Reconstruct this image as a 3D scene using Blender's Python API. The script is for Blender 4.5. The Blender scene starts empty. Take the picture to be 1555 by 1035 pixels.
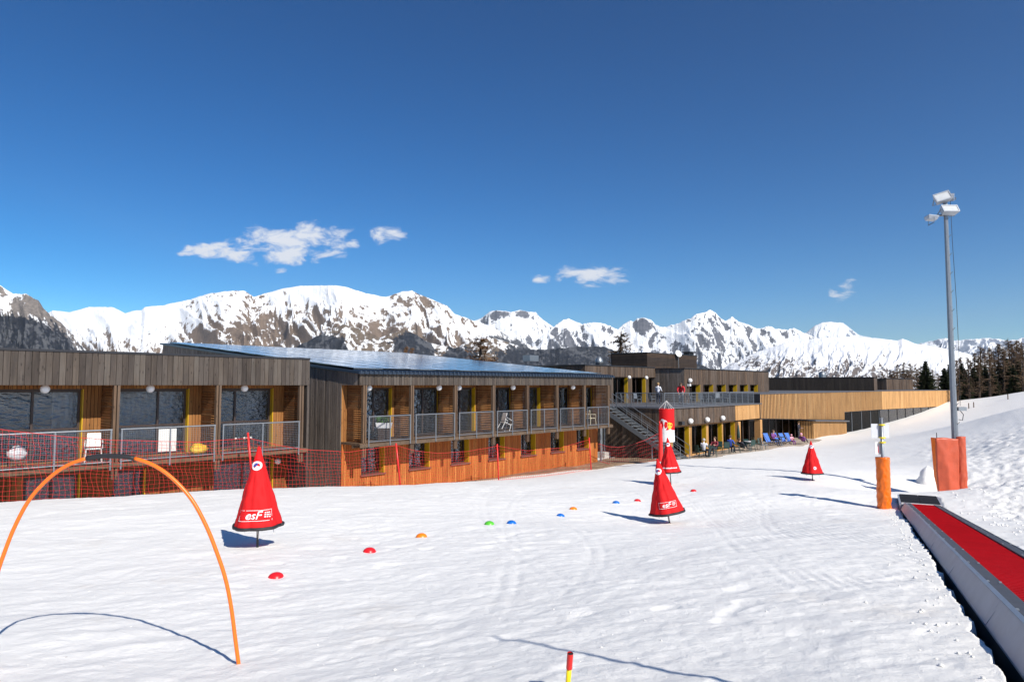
import bpy, bmesh, math, random
import numpy as np
from mathutils import Vector, Matrix, Euler
random.seed(7); rng = np.random.default_rng(7)
sc = bpy.context.scene
COL = sc.collection
R = math.radians

# ------------------------------------------------------------------ camera
F_PX, CX, CY, HORIZON = 1037.0, 777.5, 517.5, 584.5
PITCH = math.atan((HORIZON - CY) / F_PX)
cam_d = bpy.data.cameras.new('camera'); cam = bpy.data.objects.new('camera', cam_d); COL.objects.link(cam)
cam_d.sensor_width = 36.0; cam_d.lens = F_PX / 1555.0 * 36.0
cam_d.clip_start = 0.05; cam_d.clip_end = 80000
cam.rotation_euler = (R(90) + PITCH, 0, 0)
sc.camera = cam
sc.render.resolution_x, sc.render.resolution_y = 1024, 681

# ------------------------------------------------------------------ sky, sun, exposure
SUN_AZ = Vector((0.6, -0.8)); SUN_EL = R(38)
w = bpy.data.worlds.new('World'); sc.world = w; w.use_nodes = True
nt = w.node_tree; nt.nodes.clear()
def wn(t, **kw):
    n = nt.nodes.new(t)
    for k, v in kw.items(): setattr(n, k, v)
    return n
def wmath(op, a, b=None, c=None):
    n = nt.nodes.new('ShaderNodeMath'); n.operation = op
    for i, x in enumerate((a, b, c)):
        if x is None: continue
        if isinstance(x, (int, float)): n.inputs[i].default_value = x
        else: nt.links.new(x, n.inputs[i])
    return n.outputs[0]
sky = wn('ShaderNodeTexSky', sky_type='NISHITA'); sky.sun_disc = False
sky.sun_elevation = SUN_EL; sky.sun_rotation = math.atan2(SUN_AZ.x, SUN_AZ.y)
sky.altitude = 2000; sky.air_density = 1.0; sky.dust_density = 0.45; sky.ozone_density = 3.2
hsv = wn('ShaderNodeHueSaturation'); hsv.inputs['Saturation'].default_value = 1.38; hsv.inputs['Hue'].default_value = .492
nt.links.new(sky.outputs[0], hsv.inputs['Color'])
gam = wn('ShaderNodeGamma'); gam.inputs[1].default_value = 1.3; nt.links.new(hsv.outputs[0], gam.inputs[0])
bg = wn('ShaderNodeBackground'); nt.links.new(gam.outputs[0], bg.inputs[0]); bg.inputs[1].default_value = 0.055
# a few small fair-weather clouds over the ranges
tc = wn('ShaderNodeTexCoord'); sep = wn('ShaderNodeSeparateXYZ'); nt.links.new(tc.outputs['Generated'], sep.inputs[0])
ymax = wmath('MAXIMUM', sep.outputs[1], 0.05)
ca = wmath('DIVIDE', sep.outputs[0], ymax); cb = wmath('DIVIDE', sep.outputs[2], ymax)
comb = wn('ShaderNodeCombineXYZ'); nt.links.new(ca, comb.inputs[0]); nt.links.new(cb, comb.inputs[1])
shear = wn('ShaderNodeMapping'); shear.inputs['Rotation'].default_value = (0, 0, R(18)); shear.inputs['Scale'].default_value = (1, 2.1, 1)
nt.links.new(comb.outputs[0], shear.inputs[0])
cn = wn('ShaderNodeTexNoise'); nt.links.new(shear.outputs[0], cn.inputs['Vector'])
cn.inputs['Scale'].default_value = 26; cn.inputs['Detail'].default_value = 9; cn.inputs['Roughness'].default_value = 0.62; cn.inputs['Distortion'].default_value = .4
blobs = [(-0.325, 0.194, .050, .0135, 1), (-0.345, 0.213, .070, .021, 1), (-0.300, 0.222, .058, .018, .95), (-0.335, 0.187, .055, .012, 1),
         (-0.445, 0.199, .055, .0125, 1), (-0.265, 0.208, .030, .014, .7), (-0.187, 0.221, .026, .014, .85), (-0.238, 0.209, .014, .008, .75), (-0.345, 0.170, .012, .005, .6),
         (-0.395, 0.192, .040, .010, .85), (-0.375, 0.204, .050, .012, .8), (-0.285, 0.196, .040, .010, .9), (0.120, 0.161, .056, .0155, 1.05), (0.045, 0.157, .016, .006, .8), (0.478, 0.132, .016, .006, .28), (0.500, 0.141, .012, .009, .24)]
acc = None
for (a0, b0, ra, rb, g) in blobs:
    dx = wmath('DIVIDE', wmath('SUBTRACT', ca, a0), ra); dy = wmath('DIVIDE', wmath('SUBTRACT', cb, b0), rb)
    d = wmath('ADD', wmath('MULTIPLY', dx, dx), wmath('MULTIPLY', dy, dy))
    m = wmath('MULTIPLY', wmath('SUBTRACT', 1.0, d), g)
    acc = m if acc is None else wmath('MAXIMUM', acc, m)
acc = wmath('MAXIMUM', acc, -2.6)
mr = wn('ShaderNodeMapRange', interpolation_type='SMOOTHSTEP'); nt.links.new(wmath('ADD', wmath('MULTIPLY', acc, .40), wmath('MULTIPLY_ADD', cn.outputs[0], 2.4, -.68)), mr.inputs[0])
mr.inputs[1].default_value = .46; mr.inputs[2].default_value = 1.08; mr.inputs[3].default_value = 0; mr.inputs[4].default_value = .93
bgc = wn('ShaderNodeBackground'); bgc.inputs[0].default_value = (.93, .95, 1, 1); bgc.inputs[1].default_value = .80
mix = wn('ShaderNodeMixShader'); nt.links.new(mr.outputs[0], mix.inputs[0]); nt.links.new(bg.outputs[0], mix.inputs[1]); nt.links.new(bgc.outputs[0], mix.inputs[2])
wo = wn('ShaderNodeOutputWorld'); nt.links.new(mix.outputs[0], wo.inputs[0])

sun_d = bpy.data.lights.new('sun', 'SUN'); sun = bpy.data.objects.new('sun', sun_d); COL.objects.link(sun)
sun_d.energy = 5.0; sun_d.angle = R(.53); sun_d.color = (1.0, .945, .855)
tosun = Vector((SUN_AZ.x * math.cos(SUN_EL), SUN_AZ.y * math.cos(SUN_EL), math.sin(SUN_EL)))
sun.rotation_euler = tosun.to_track_quat('Z', 'Y').to_euler(); sun.location = tosun * 60

sc.view_settings.view_transform = 'Standard'; sc.view_settings.look = 'None'
sc.view_settings.exposure = 0.32; sc.view_settings.gamma = 1.0
sc.render.engine = 'CYCLES'
sc.cycles.use_denoising = True
sc.cycles.max_bounces = 6; sc.cycles.transparent_max_bounces = 12
sc.cycles.caustics_reflective = False; sc.cycles.caustics_refractive = False

# ------------------------------------------------------------------ where things stand
cP, sP = math.cos(PITCH), math.sin(PITCH)
def ray(x, y):
    a = (x - CX) / F_PX; b = (CY - y) / F_PX; k = cP - b * sP
    return a / k, (sP + b * cP) / k
def at(x, y, Y):
    a, b = ray(x, y); return Vector((a * Y, Y, b * Y))
# the lodge frame: u along the facades, w into the buildings
AX, AY = -8.148, 26.2; DU, DV = 0.664, 0.7475; FROT = math.atan2(DV, DU)
def W(u, ww, z): return Vector((AX + DU * u - DV * ww, AY + DV * u + DU * ww, z))
def U(px, ww, py=600):
    r, b = ray(px, py); ox, oy = AX - DV * ww, AY + DU * ww
    return (r * oy - ox) / (DU - DV * r)
def UZ(px, py, ww):
    r, b = ray(px, py); u = U(px, ww, py); return u, b * W(u, ww, 0).y
def to_frame(x, y):
    a, b = x - AX, y - AY; return a * DU + b * DV, -a * DV + b * DU

# ------------------------------------------------------------------ noise
PERM = np.random.default_rng(3).permutation(512)
GRAD = np.array([(math.cos(a), math.sin(a)) for a in np.linspace(0, 2 * math.pi, 32, endpoint=False)])
def perlin(x, y, seed=0):
    x = np.asarray(x, float); y = np.asarray(y, float)
    xi = np.floor(x).astype(int); yi = np.floor(y).astype(int); xf = x - xi; yf = y - yi
    def g(ix, iy, fx, fy):
        h = PERM[(PERM[(ix + seed * 17) & 511] + iy) & 511] & 31
        gr = GRAD[h]; return gr[..., 0] * fx + gr[..., 1] * fy
    u = xf ** 3 * (xf * (xf * 6 - 15) + 10); v = yf ** 3 * (yf * (yf * 6 - 15) + 10)
    a = g(xi, yi, xf, yf); b = g(xi + 1, yi, xf - 1, yf); c = g(xi, yi + 1, xf, yf - 1); d = g(xi + 1, yi + 1, xf - 1, yf - 1)
    return ((a + u * (b - a)) + v * ((c + u * (d - c)) - (a + u * (b - a)))) * 1.5
def fbm(x, y, o=4, seed=0, gain=.5):
    s = 0; a = 1.0; t = 0
    for i in range(o):
        s = s + a * perlin(x * 2 ** i, y * 2 ** i, seed + i); t += a; a *= gain
    return s / t
def ridged(x, y, o=5, seed=0, gain=.55):
    s = 0; a = 1.0; t = 0; wgt = 1.0
    for i in range(o):
        n = 1 - np.abs(perlin(x * 2 ** i, y * 2 ** i, seed + i)) * 1.6
        n = np.clip(n, 0, 1) ** 2 * wgt; wgt = np.clip(n * 1.6, 0, 1)
        s = s + a * n; t += a; a *= gain
    return s / t
def smooth(a, b, x):
    t = np.clip((x - a) / (b - a), 0, 1); return t * t * (3 - 2 * t)

# ------------------------------------------------------------------ materials
def newmat(name):
    m = bpy.data.materials.new(name); m.use_nodes = True
    t = m.node_tree; return m, t, t.nodes['Principled BSDF']
def nd(t, kind, ins=None, **attrs):
    n = t.nodes.new(kind)
    for k, v in attrs.items(): setattr(n, k, v)
    for k, v in (ins or {}).items():
        if hasattr(v, 'is_linked'): t.links.new(v, n.inputs[k])
        else: n.inputs[k].default_value = v
    return n
def mth(t, op, a, b=0.0, c=None, clamp=False):
    n = t.nodes.new('ShaderNodeMath'); n.operation = op; n.use_clamp = clamp
    for i, x in enumerate((a, b, c)):
        if x is None: continue
        if hasattr(x, 'is_linked'): t.links.new(x, n.inputs[i])
        else: n.inputs[i].default_value = x
    return n.outputs[0]
def ramp(t, fac, stops, interp='LINEAR'):
    n = t.nodes.new('ShaderNodeValToRGB'); n.color_ramp.interpolation = interp
    e = n.color_ramp.elements
    while len(e) < len(stops): e.new(.5)
    for el, (p, c) in zip(e, stops): el.position = p; el.color = (*c, 1) if len(c) == 3 else c
    t.links.new(fac, n.inputs[0]); return n.outputs[0]
def mixc(t, fac, a, b, mode='MIX'):
    n = t.nodes.new('ShaderNodeMix'); n.data_type = 'RGBA'; n.blend_type = mode
    for i, x in ((0, fac), (6, a), (7, b)):
        if hasattr(x, 'is_linked'): t.links.new(x, n.inputs[i])
        else: n.inputs[i].default_value = x if not isinstance(x, tuple) or len(x) == 4 else (*x, 1)
    return n.outputs[2]
def bump(t, bs, h, strength=.3, dist=.02):
    b = nd(t, 'ShaderNodeBump', {'Strength': strength, 'Distance': dist, 'Height': h}); t.links.new(b.outputs[0], bs.inputs['Normal'])
def plain(name, col, rough=.5, metal=0.0, var=.12, scale=6.0, bstr=0.0, bscale=80, spec=.5):
    m, t, b = newmat(name)
    g = nd(t, 'ShaderNodeNewGeometry')
    n = nd(t, 'ShaderNodeTexNoise', {'Vector': g.outputs['Position'], 'Scale': scale, 'Detail': 5.0, 'Roughness': .65})
    k = mth(t, 'MULTIPLY_ADD', n.outputs[0], var * 4, 1 - var * 2)
    c = mixc(t, 1.0, tuple(col), nd(t, 'ShaderNodeCombineColor', {0: k, 1: k, 2: k}).outputs[0], 'MULTIPLY')
    t.links.new(c, b.inputs['Base Color'])
    b.inputs['Roughness'].default_value = rough; b.inputs['Metallic'].default_value = metal; b.inputs['Specular IOR Level'].default_value = spec
    if bstr:
        n2 = nd(t, 'ShaderNodeTexNoise', {'Vector': g.outputs['Position'], 'Scale': bscale, 'Detail': 3.0}); bump(t, b, n2.outputs[0], bstr, .01)
    return m
def wood(name, cols, grain=(30, 30, 1.3), rough=.75, gvar=.55, patch=.35):
    m, t, b = newmat(name)
    g = nd(t, 'ShaderNodeNewGeometry'); oi = nd(t, 'ShaderNodeObjectInfo'); at_ = nd(t, 'ShaderNodeAttribute', attribute_name='rnd')
    rnd = mth(t, 'FRACT', mth(t, 'ADD', at_.outputs['Fac'], oi.outputs['Random']))
    off = nd(t, 'ShaderNodeCombineXYZ', {0: mth(t, 'MULTIPLY', rnd, 37.0), 1: mth(t, 'MULTIPLY', rnd, 11.0), 2: mth(t, 'MULTIPLY', rnd, 71.0)})
    pos = nd(t, 'ShaderNodeVectorMath', {0: g.outputs['Position'], 1: off.outputs[0]}, operation='ADD')
    mp = nd(t, 'ShaderNodeMapping', {'Vector': pos.outputs[0], 'Scale': grain})
    n1 = nd(t, 'ShaderNodeTexNoise', {'Vector': mp.outputs[0], 'Scale': 1.0, 'Detail': 6.0, 'Roughness': .7})
    mp2 = nd(t, 'ShaderNodeMapping', {'Vector': pos.outputs[0], 'Scale': tuple(x * .12 if x > 5 else x * .8 for x in grain)})
    n2 = nd(t, 'ShaderNodeTexNoise', {'Vector': mp2.outputs[0], 'Scale': 1.0, 'Detail': 3.0})
    vo = nd(t, 'ShaderNodeTexVoronoi', {'Vector': nd(t, 'ShaderNodeMapping', {'Vector': pos.outputs[0], 'Scale': (9, 9, 3.2)}).outputs[0], 'Scale': 1.0})
    knot = mth(t, 'SMOOTH_MIN', mth(t, 'MULTIPLY_ADD', vo.outputs[0], 4.0, .15), 1.0, .1)
    st = [(i / max(1, len(cols) - 1), c) for i, c in enumerate(cols)]
    base = ramp(t, mth(t, 'MULTIPLY_ADD', mth(t, 'SUBTRACT', n2.outputs[0], .5), patch * 2, rnd, clamp=True), st)
    ns = nd(t, 'ShaderNodeTexNoise', {'Vector': nd(t, 'ShaderNodeMapping', {'Vector': g.outputs['Position'], 'Scale': (2.3, 2.3, .32)}).outputs[0], 'Scale': 1.0, 'Detail': 6.0, 'Roughness': .65})
    stain = mth(t, 'MINIMUM', mth(t, 'MULTIPLY_ADD', ns.outputs[0], 1.7, .22), 1.12)
    k = mth(t, 'MULTIPLY', stain, mth(t, 'MULTIPLY', mth(t, 'MULTIPLY_ADD', mth(t, 'SUBTRACT', n1.outputs[0], .5), gvar * 2.4, 1.0), knot))
    c = mixc(t, 1.0, base, nd(t, 'ShaderNodeCombineColor', {0: k, 1: k, 2: k}).outputs[0], 'MULTIPLY')
    t.links.new(c, b.inputs['Base Color']); b.inputs['Roughness'].default_value = rough; b.inputs['Specular IOR Level'].default_value = .25
    bump(t, b, n1.outputs[0], .35, .006)
    return m

MT = {}
MT['grey_wood'] = wood('weathered_grey_wood', [(0.044, 0.035, 0.030), (0.062, 0.049, 0.040), (0.074, 0.061, 0.052), (0.054, 0.044, 0.038), (0.080, 0.063, 0.050), (0.091, 0.078, 0.067)])
MT['flank_wood'] = wood('silvered_wood', [(0.109, 0.087, 0.072), (0.169, 0.140, 0.118), (0.137, 0.109, 0.090), (0.202, 0.169, 0.144)], patch=.5)
MT['brown_wood'] = wood('brown_grey_wood', [(0.050, 0.034, 0.025), (0.090, 0.061, 0.043), (0.115, 0.086, 0.068), (0.072, 0.054, 0.042), (0.130, 0.086, 0.058)])
MT['orange_wood'] = wood('orange_larch', [(0.308, 0.086, 0.021), (0.416, 0.136, 0.032), (0.362, 0.104, 0.022), (0.470, 0.172, 0.045)], gvar=.4)
MT['honey_wood'] = wood('honey_larch', [(0.231, 0.094, 0.028), (0.286, 0.132, 0.041), (0.259, 0.105, 0.030), (0.330, 0.165, 0.055)], gvar=.35)
MT['larch'] = wood('fresh_larch', [(0.419, 0.217, 0.080), (0.484, 0.267, 0.105), (0.452, 0.242, 0.093), (0.532, 0.307, 0.129)], gvar=.22, patch=.2)
MT['orange_wood_shaded'] = wood('orange_larch_shaded', [(.15, .055, .018), (.21, .085, .026), (.18, .065, .02), (.25, .105, .034)], gvar=.45)  # darker copy of the orange larch with the shade put into its colour
MT['dark_wood'] = wood('near_black_wood', [(0.018, 0.014, 0.013), (0.026, 0.021, 0.018), (0.022, 0.018, 0.016), (0.036, 0.029, 0.024)])
MT['slat_wood'] = wood('slat_wood', [(0.132, 0.051, 0.018), (0.180, 0.072, 0.024), (0.156, 0.078, 0.036), (0.216, 0.102, 0.039)], grain=(2, 2, 40))
MT['post_wood'] = wood('post_wood', [(0.088, 0.055, 0.036), (0.132, 0.083, 0.050), (0.110, 0.077, 0.055)])
MT['beam_wood'] = wood('beam_wood', [(0.099, 0.064, 0.038), (0.123, 0.082, 0.050), (0.105, 0.073, 0.050)], grain=(2, 2, 25))
MT['dark_plank'] = wood('dark_horizontal_wood', [(.03, .022, .018), (.05, .035, .027), (.04, .03, .025), (.07, .045, .03)], grain=(1.2, 1.2, 30))
MT['yellow'] = plain('yellow_panel', (.66, .40, .012), .45, var=.06)
MT['black_metal'] = plain('black_metal', (.02, .02, .024), .45, var=.1)
MT['galv'] = plain('galvanised_steel', (.27, .29, .31), .45, .7, var=.12, scale=14)
MT['galv_dark'] = plain('dull_steel', (.22, .24, .26), .5, .6, var=.12, scale=10)
MT['frame_brown'] = plain('brown_window_frame', (.05, .032, .026), .5, var=.1)
MT['white_paint'] = plain('white_plastic', (.78, .78, .76), .4, var=.03)
MT['globe'] = plain('opal_glass', (.82, .82, .80), .25, var=.02)
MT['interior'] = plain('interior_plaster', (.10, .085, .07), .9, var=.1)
MT['curtain'] = plain('pale_curtain', (.62, .60, .58), .9, var=.15, scale=3)
MT['red_sill'] = plain('painted_sill', (.16, .07, .055), .5)
MT['concrete'] = plain('concrete', (.42, .40, .37), .9, var=.12, bstr=.3)
MT['paving'] = plain('terrace_paving', (.40, .33, .26), .9, var=.16, scale=2)
MT['roof_grey'] = plain('roof_membrane', (.10, .10, .11), .8, var=.15)
MT['roof_blue'] = plain('blue_black_roof_sheet', (.03, .045, .07), .4, .3, var=.1)
def earth():
    m, t, b = newmat('bare_earth'); g = nd(t, 'ShaderNodeNewGeometry')
    n = nd(t, 'ShaderNodeTexNoise', {'Vector': g.outputs['Position'], 'Scale': 2.2, 'Detail': 8.0, 'Roughness': .75})
    t.links.new(ramp(t, n.outputs[0], [(.28, (.12, .075, .045)), (.5, (.27, .18, .11)), (.72, (.40, .30, .20))]), b.inputs['Base Color'])
    b.inputs['Roughness'].default_value = .95; bump(t, b, n.outputs[0], .8, .08); return m
MT['earth'] = earth()
def glassmat(name, tint, ior=1.55, bs=.04, refl=.95):
    m, t, b = newmat(name); g = nd(t, 'ShaderNodeNewGeometry')
    n = nd(t, 'ShaderNodeTexNoise', {'Vector': nd(t, 'ShaderNodeMapping', {'Vector': g.outputs['Position'], 'Scale': (1, 1, 2.5)}).outputs[0], 'Scale': 4.2, 'Detail': 6.0})
    bp = nd(t, 'ShaderNodeBump', {'Strength': bs, 'Distance': .1, 'Height': n.outputs[0]})
    gl = nd(t, 'ShaderNodeBsdfGlossy', {'Color': (refl * .97, refl * .985, refl, 1), 'Roughness': .02, 'Normal': bp.outputs[0]})
    tr = nd(t, 'ShaderNodeBsdfTransparent', {'Color': (*tint, 1)})
    fr = nd(t, 'ShaderNodeFresnel', {'IOR': ior, 'Normal': bp.outputs[0]})
    mx = nd(t, 'ShaderNodeMixShader', {0: fr.outputs[0], 1: tr.outputs[0], 2: gl.outputs[0]})
    t.links.new(mx.outputs[0], t.nodes['Material Output'].inputs[0]); return m
MT['pane'] = glassmat('window_glass', (.62, .64, .66), 1.9, .35)
MT['pane_dark'] = glassmat('tinted_glass', (.12, .125, .13), 1.3, .12, .22)
def pvmat():
    m, t, b = newmat('solar_cells'); g = nd(t, 'ShaderNodeNewGeometry')
    oi = nd(t, 'ShaderNodeObjectInfo')
    t.links.new(ramp(t, oi.outputs['Random'], [(0, (.018, .024, .038)), (1, (.04, .048, .065))]), b.inputs['Base Color'])
    t.links.new(mth(t, 'MULTIPLY_ADD', oi.outputs['Random'], .10, .10), b.inputs['Roughness'])
    b.inputs['Specular IOR Level'].default_value = .8; b.inputs['Coat Weight'].default_value = .7; b.inputs['Coat Roughness'].default_value = .08
    return m
MT['solar'] = pvmat()
def snowmat():
    m, t, b = newmat('snow'); g = nd(t, 'ShaderNodeNewGeometry')
    p = g.outputs['Position']
    n1 = nd(t, 'ShaderNodeTexNoise', {'Vector': p, 'Scale': .55, 'Detail': 6.0, 'Roughness': .7})
    n2 = nd(t, 'ShaderNodeTexNoise', {'Vector': p, 'Scale': 26.0, 'Detail': 8.0, 'Roughness': .75})
    n3 = nd(t, 'ShaderNodeTexNoise', {'Vector': p, 'Scale': 3.2, 'Detail': 5.0, 'Roughness': .6})
    dirt = mth(t, 'MULTIPLY', mth(t, 'SMOOTH_MAX', mth(t, 'MULTIPLY_ADD', n1.outputs[0], 5.0, -2.95), 0.0, .05, clamp=True), n3.outputs[0])
    c = mixc(t, mth(t, 'MULTIPLY', dirt, .75), (.905, .888, .848), (.58, .48, .37))
    spk = nd(t, 'ShaderNodeTexVoronoi', {'Vector': p, 'Scale': 5.0})
    grit = mth(t, 'MULTIPLY', mth(t, 'LESS_THAN', spk.outputs[0], .045), mth(t, 'GREATER_THAN', n1.outputs[0], .54))
    c = mixc(t, mth(t, 'MULTIPLY', grit, .55), c, (.30, .24, .19))
    t.links.new(c, b.inputs['Base Color']); b.inputs['Roughness'].default_value = .55; b.inputs['Specular IOR Level'].default_value = .3
    h = mth(t, 'ADD', mth(t, 'MULTIPLY', n2.outputs[0], .55), n3.outputs[0])
    bump(t, b, h, .45, .05); return m
MT['snow'] = snowmat()

# ------------------------------------------------------------------ mesh builder
class MB:
    def __init__(s): s.v = []; s.f = []; s.r = []
    def add(s, vs, fs, r=None):
        k = len(s.v); s.v += [tuple(p) for p in vs]; s.f += [tuple(k + i for i in f) for f in fs]
        s.r += [random.random() if r is None else r] * len(fs)
    def box(s, x0, x1, y0, y1, z0, z1, r=None):
        s.add([(x0, y0, z0), (x1, y0, z0), (x1, y1, z0), (x0, y1, z0), (x0, y0, z1), (x1, y0, z1), (x1, y1, z1), (x0, y1, z1)],
              [(0, 3, 2, 1), (4, 5, 6, 7), (0, 1, 5, 4), (1, 2, 6, 5), (2, 3, 7, 6), (3, 0, 4, 7)], r); return s
    def hexa(s, b, t, r=None):
        s.add(list(b) + list(t), [(0, 3, 2, 1), (4, 5, 6, 7), (0, 1, 5, 4), (1, 2, 6, 5), (2, 3, 7, 6), (3, 0, 4, 7)], r); return s
    def poly(s, pts, r=None): s.add(pts, [tuple(range(len(pts)))], r); return s
    def bar(s, p, q, a, b=None, up=(0, 0, 1)):
        b = a if b is None else b; p, q = Vector(p), Vector(q); d = (q - p).normalized(); up = Vector(up)
        if abs(d.dot(up)) > .98: up = Vector((1, 0, 0))
        x = d.cross(up).normalized() * a / 2; y = d.cross(x).normalized() * b / 2
        s.hexa([p - x - y, p + x - y, p + x + y, p - x + y], [q - x - y, q + x - y, q + x + y, q - x + y]); return s
    def path(s, pts, rad, n=6, caps=True):
        pts = [Vector(p) for p in pts]; rads = rad if hasattr(rad, '__len__') else [rad] * len(pts)
        vs = []; fs = []; ref = None
        for i, p in enumerate(pts):
            d = (pts[min(i + 1, len(pts) - 1)] - pts[max(i - 1, 0)]).normalized()
            if ref is None: ref = d.orthogonal().normalized()
            ref = (ref - d * ref.dot(d)); ref = ref.normalized() if ref.length > 1e-6 else d.orthogonal().normalized()
            o = d.cross(ref)
            for j in range(n):
                a = 2 * math.pi * j / n; vs.append(p + (ref * math.cos(a) + o * math.sin(a)) * rads[i])
        for i in range(len(pts) - 1):
            for j in range(n):
                fs.append((i * n + j, i * n + (j + 1) % n, (i + 1) * n + (j + 1) % n, (i + 1) * n + j))
        if caps: fs += [tuple(range(n))[::-1], tuple(range((len(pts) - 1) * n, len(pts) * n))]
        s.add(vs, fs); return s
    def tube(s, p, q, r, n=8, r2=None): return s.path([p, q], [r, r if r2 is None else r2], n)
    def lathe(s, prof, c=(0, 0, 0), n=20, cap=True):
        vs = []; fs = []
        for (r_, z) in prof:
            for j in range(n):
                a = 2 * math.pi * j / n; vs.append((c[0] + r_ * math.cos(a), c[1] + r_ * math.sin(a), c[2] + z))
        m = len(prof)
        for i in range(m - 1):
            for j in range(n): fs.append((i * n + j, i * n + (j + 1) % n, (i + 1) * n + (j + 1) % n, (i + 1) * n + j))
        if cap: fs += [tuple(range(n))[::-1], tuple(range((m - 1) * n, m * n))]
        s.add(vs, fs); return s
    def ball(s, c, r, n=14, m=8, sz=1.0):
        s.lathe([(max(1e-3, r * math.sin(math.pi * i / m)), -r * sz * math.cos(math.pi * i / m)) for i in range(m + 1)], c, n); return s
    def mesh(s, name, mat, off=(0, 0, 0), smooth_=False):
        me = bpy.data.meshes.new(name); o = off
        me.from_pydata([(x - o[0], y - o[1], z - o[2]) for x, y, z in s.v], [], s.f)
        a = me.attributes.new('rnd', 'FLOAT', 'FACE'); a.data.foreach_set('value', s.r)
        if mat: me.materials.append(MT[mat] if isinstance(mat, str) else mat)
        if smooth_: me.shade_smooth()
        me.validate(); return me
    def build(s, name, mat, parent=None, off=None, smooth_=False):
        if off is None: off = parent.get('_off', (0, 0, 0)) if parent else (0, 0, 0)
        o = bpy.data.objects.new(name, s.mesh(name, mat, off, smooth_)); COL.objects.link(o); o.parent = parent
        return o
def tag(o, label=None, cat=None, group=None, kind=None):
    if label: o['label'] = label
    if cat: o['category'] = cat
    if group: o['group'] = group
    if kind: o['kind'] = kind
    return o
OFFS = {}
def empty(name, loc, rz=0, label=None, cat=None, group=None):
    o = bpy.data.objects.new(name, None); COL.objects.link(o); o.location = loc; o.rotation_euler = (0, 0, rz); o.empty_display_size = .3
    return tag(o, label, cat, group)
def froot(name, u, ww, z, label, cat, group=None):
    """an Empty at (u, w, z) of the lodge frame; its children are built in frame coordinates"""
    o = empty(name, W(u, ww, z), FROT, label, cat, group); OFFS[o.name] = (u, ww, z); return o
def part(mb, name, mat, root, parent=None, smooth_=False):
    return mb.build(name, mat, parent or root, OFFS.get(root.name, (0, 0, 0)), smooth_)
def dup(o, parent=None):
    c = o.copy(); COL.objects.link(c); c.parent = parent
    for ch in list(o.children): dup(ch, c)
    return c
UNIT = MB().box(-.5, .5, -.5, .5, -.5, .5)
UNITM = {}
def piece(name, mat, root, x0, x1, y0, y1, z0, z1, parent=None):
    """one plank / panel: an object of its own sharing one box mesh"""
    if mat not in UNITM: UNITM[mat] = UNIT.mesh('plank_mesh_' + mat, mat)
    o = bpy.data.objects.new(name, UNITM[mat]); COL.objects.link(o); o.parent = parent or root
    f = OFFS.get(root.name, (0, 0, 0)) if parent is None else (0, 0, 0)
    if parent is not None: f = OFFS.get(root.name, (0, 0, 0))
    o.location = ((x0 + x1) / 2 - f[0], (y0 + y1) / 2 - f[1], (z0 + z1) / 2 - f[2]); o.scale = (x1 - x0, y1 - y0, z1 - z0); return o

# ------------------------------------------------------------------ terrain
CARPET_D = Vector((-.520, -1.0, .120))                       # direction of the conveyor, uphill towards the camera
CF = at(1367, 772.5, 17.0)                                    # lower left corner of its far end
CN = Vector((1, -.52, 0)).normalized()                        # across it, to the right
CW = .875                                                     # overall width
def carpet(t, q, h): return CF + CARPET_D * t + CN * q + Vector((0, 0, h))
ctrl = []
def cp(x, y, Y): ctrl.append(tuple(at(x, y, Y)))
for a in [(365, 1006, 4.9), (120, 930, 6.6), (600, 1000, 4.7), (391, 830, 10.4), (640, 815, 11.5), (776, 795, 13.0), (1017, 795, 14.9), (935, 763, 18), (1017, 735.5, 24), (1234, 729, 23.8), (1053, 745, 21),
          (1343, 774, 17), (1300, 752, 18.5), (1250, 741, 20), (1150, 760, 18), (1441, 757, 21.8), (1283, 720, 25), (1200, 712, 27.3), (1092, 701, 31.4), (1059, 697, 33),
          (0, 764, 17.7), (150, 758, 19), (300, 751, 21.6), (430, 748, 23.7), (545, 746, 26.5), (605, 742.5, 28.6), (690, 735, 31), (757, 729.5, 33.5), (830, 721, 37), (897, 713.5, 40.5),
          (1003, 701, 38.5), (1061, 696, 46), (1115, 690.5, 49.5), (1180, 683, 54), (1215, 677.5, 60), (1230, 669, 67), (1281, 660, 74), (1338, 648.5, 86), (1390, 637, 92), (1443, 622, 98), (1500, 607, 100), (1555, 596.5, 98), (1620, 586, 95),
          (1300, 697, 40), (1400, 672, 44), (1470, 650, 46), (1555, 618, 46), (1480, 682, 33), (1555, 664, 31), (1500, 725, 24), (1555, 728, 18), (1410, 702, 33), (1462, 760, 21.3), (1420, 760, 21.3), (1440, 751, 23)]: cp(*a)
for t in (.6, 4, 7, 10, 12.5, 14.5, 16.5, 19):
    p = carpet(t, -.28, .03); ctrl.append(tuple(p))
    p = carpet(t, CW + .25, .07 + .003 * t); ctrl.append(tuple(p))
    p = carpet(t, CW + 2.2, .26 + .015 * t); ctrl.append(tuple(p))
ctrl += [(-4, 1, -1.55), (-12, 4, -2.2), (-20, 12, -2.9), (-26, 20, -3.4), (-20, -15, -.2), (0, -20, .6), (25, -20, 1.8), (0, -60, 5), (-60, -40, 2), (70, -40, 5), (-60, 30, -4), (-40, 60, -6), (0, 75, -6.2), (-60, 110, -10),
         (48, 45, -.5), (70, 60, .3), (75, 20, 1.5), (30, 5, .35), (0, 120, -8), (60, 115, -2.3), (45, 112, -3.6), (90, 110, 0), (110, 70, 1.6)]
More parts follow.
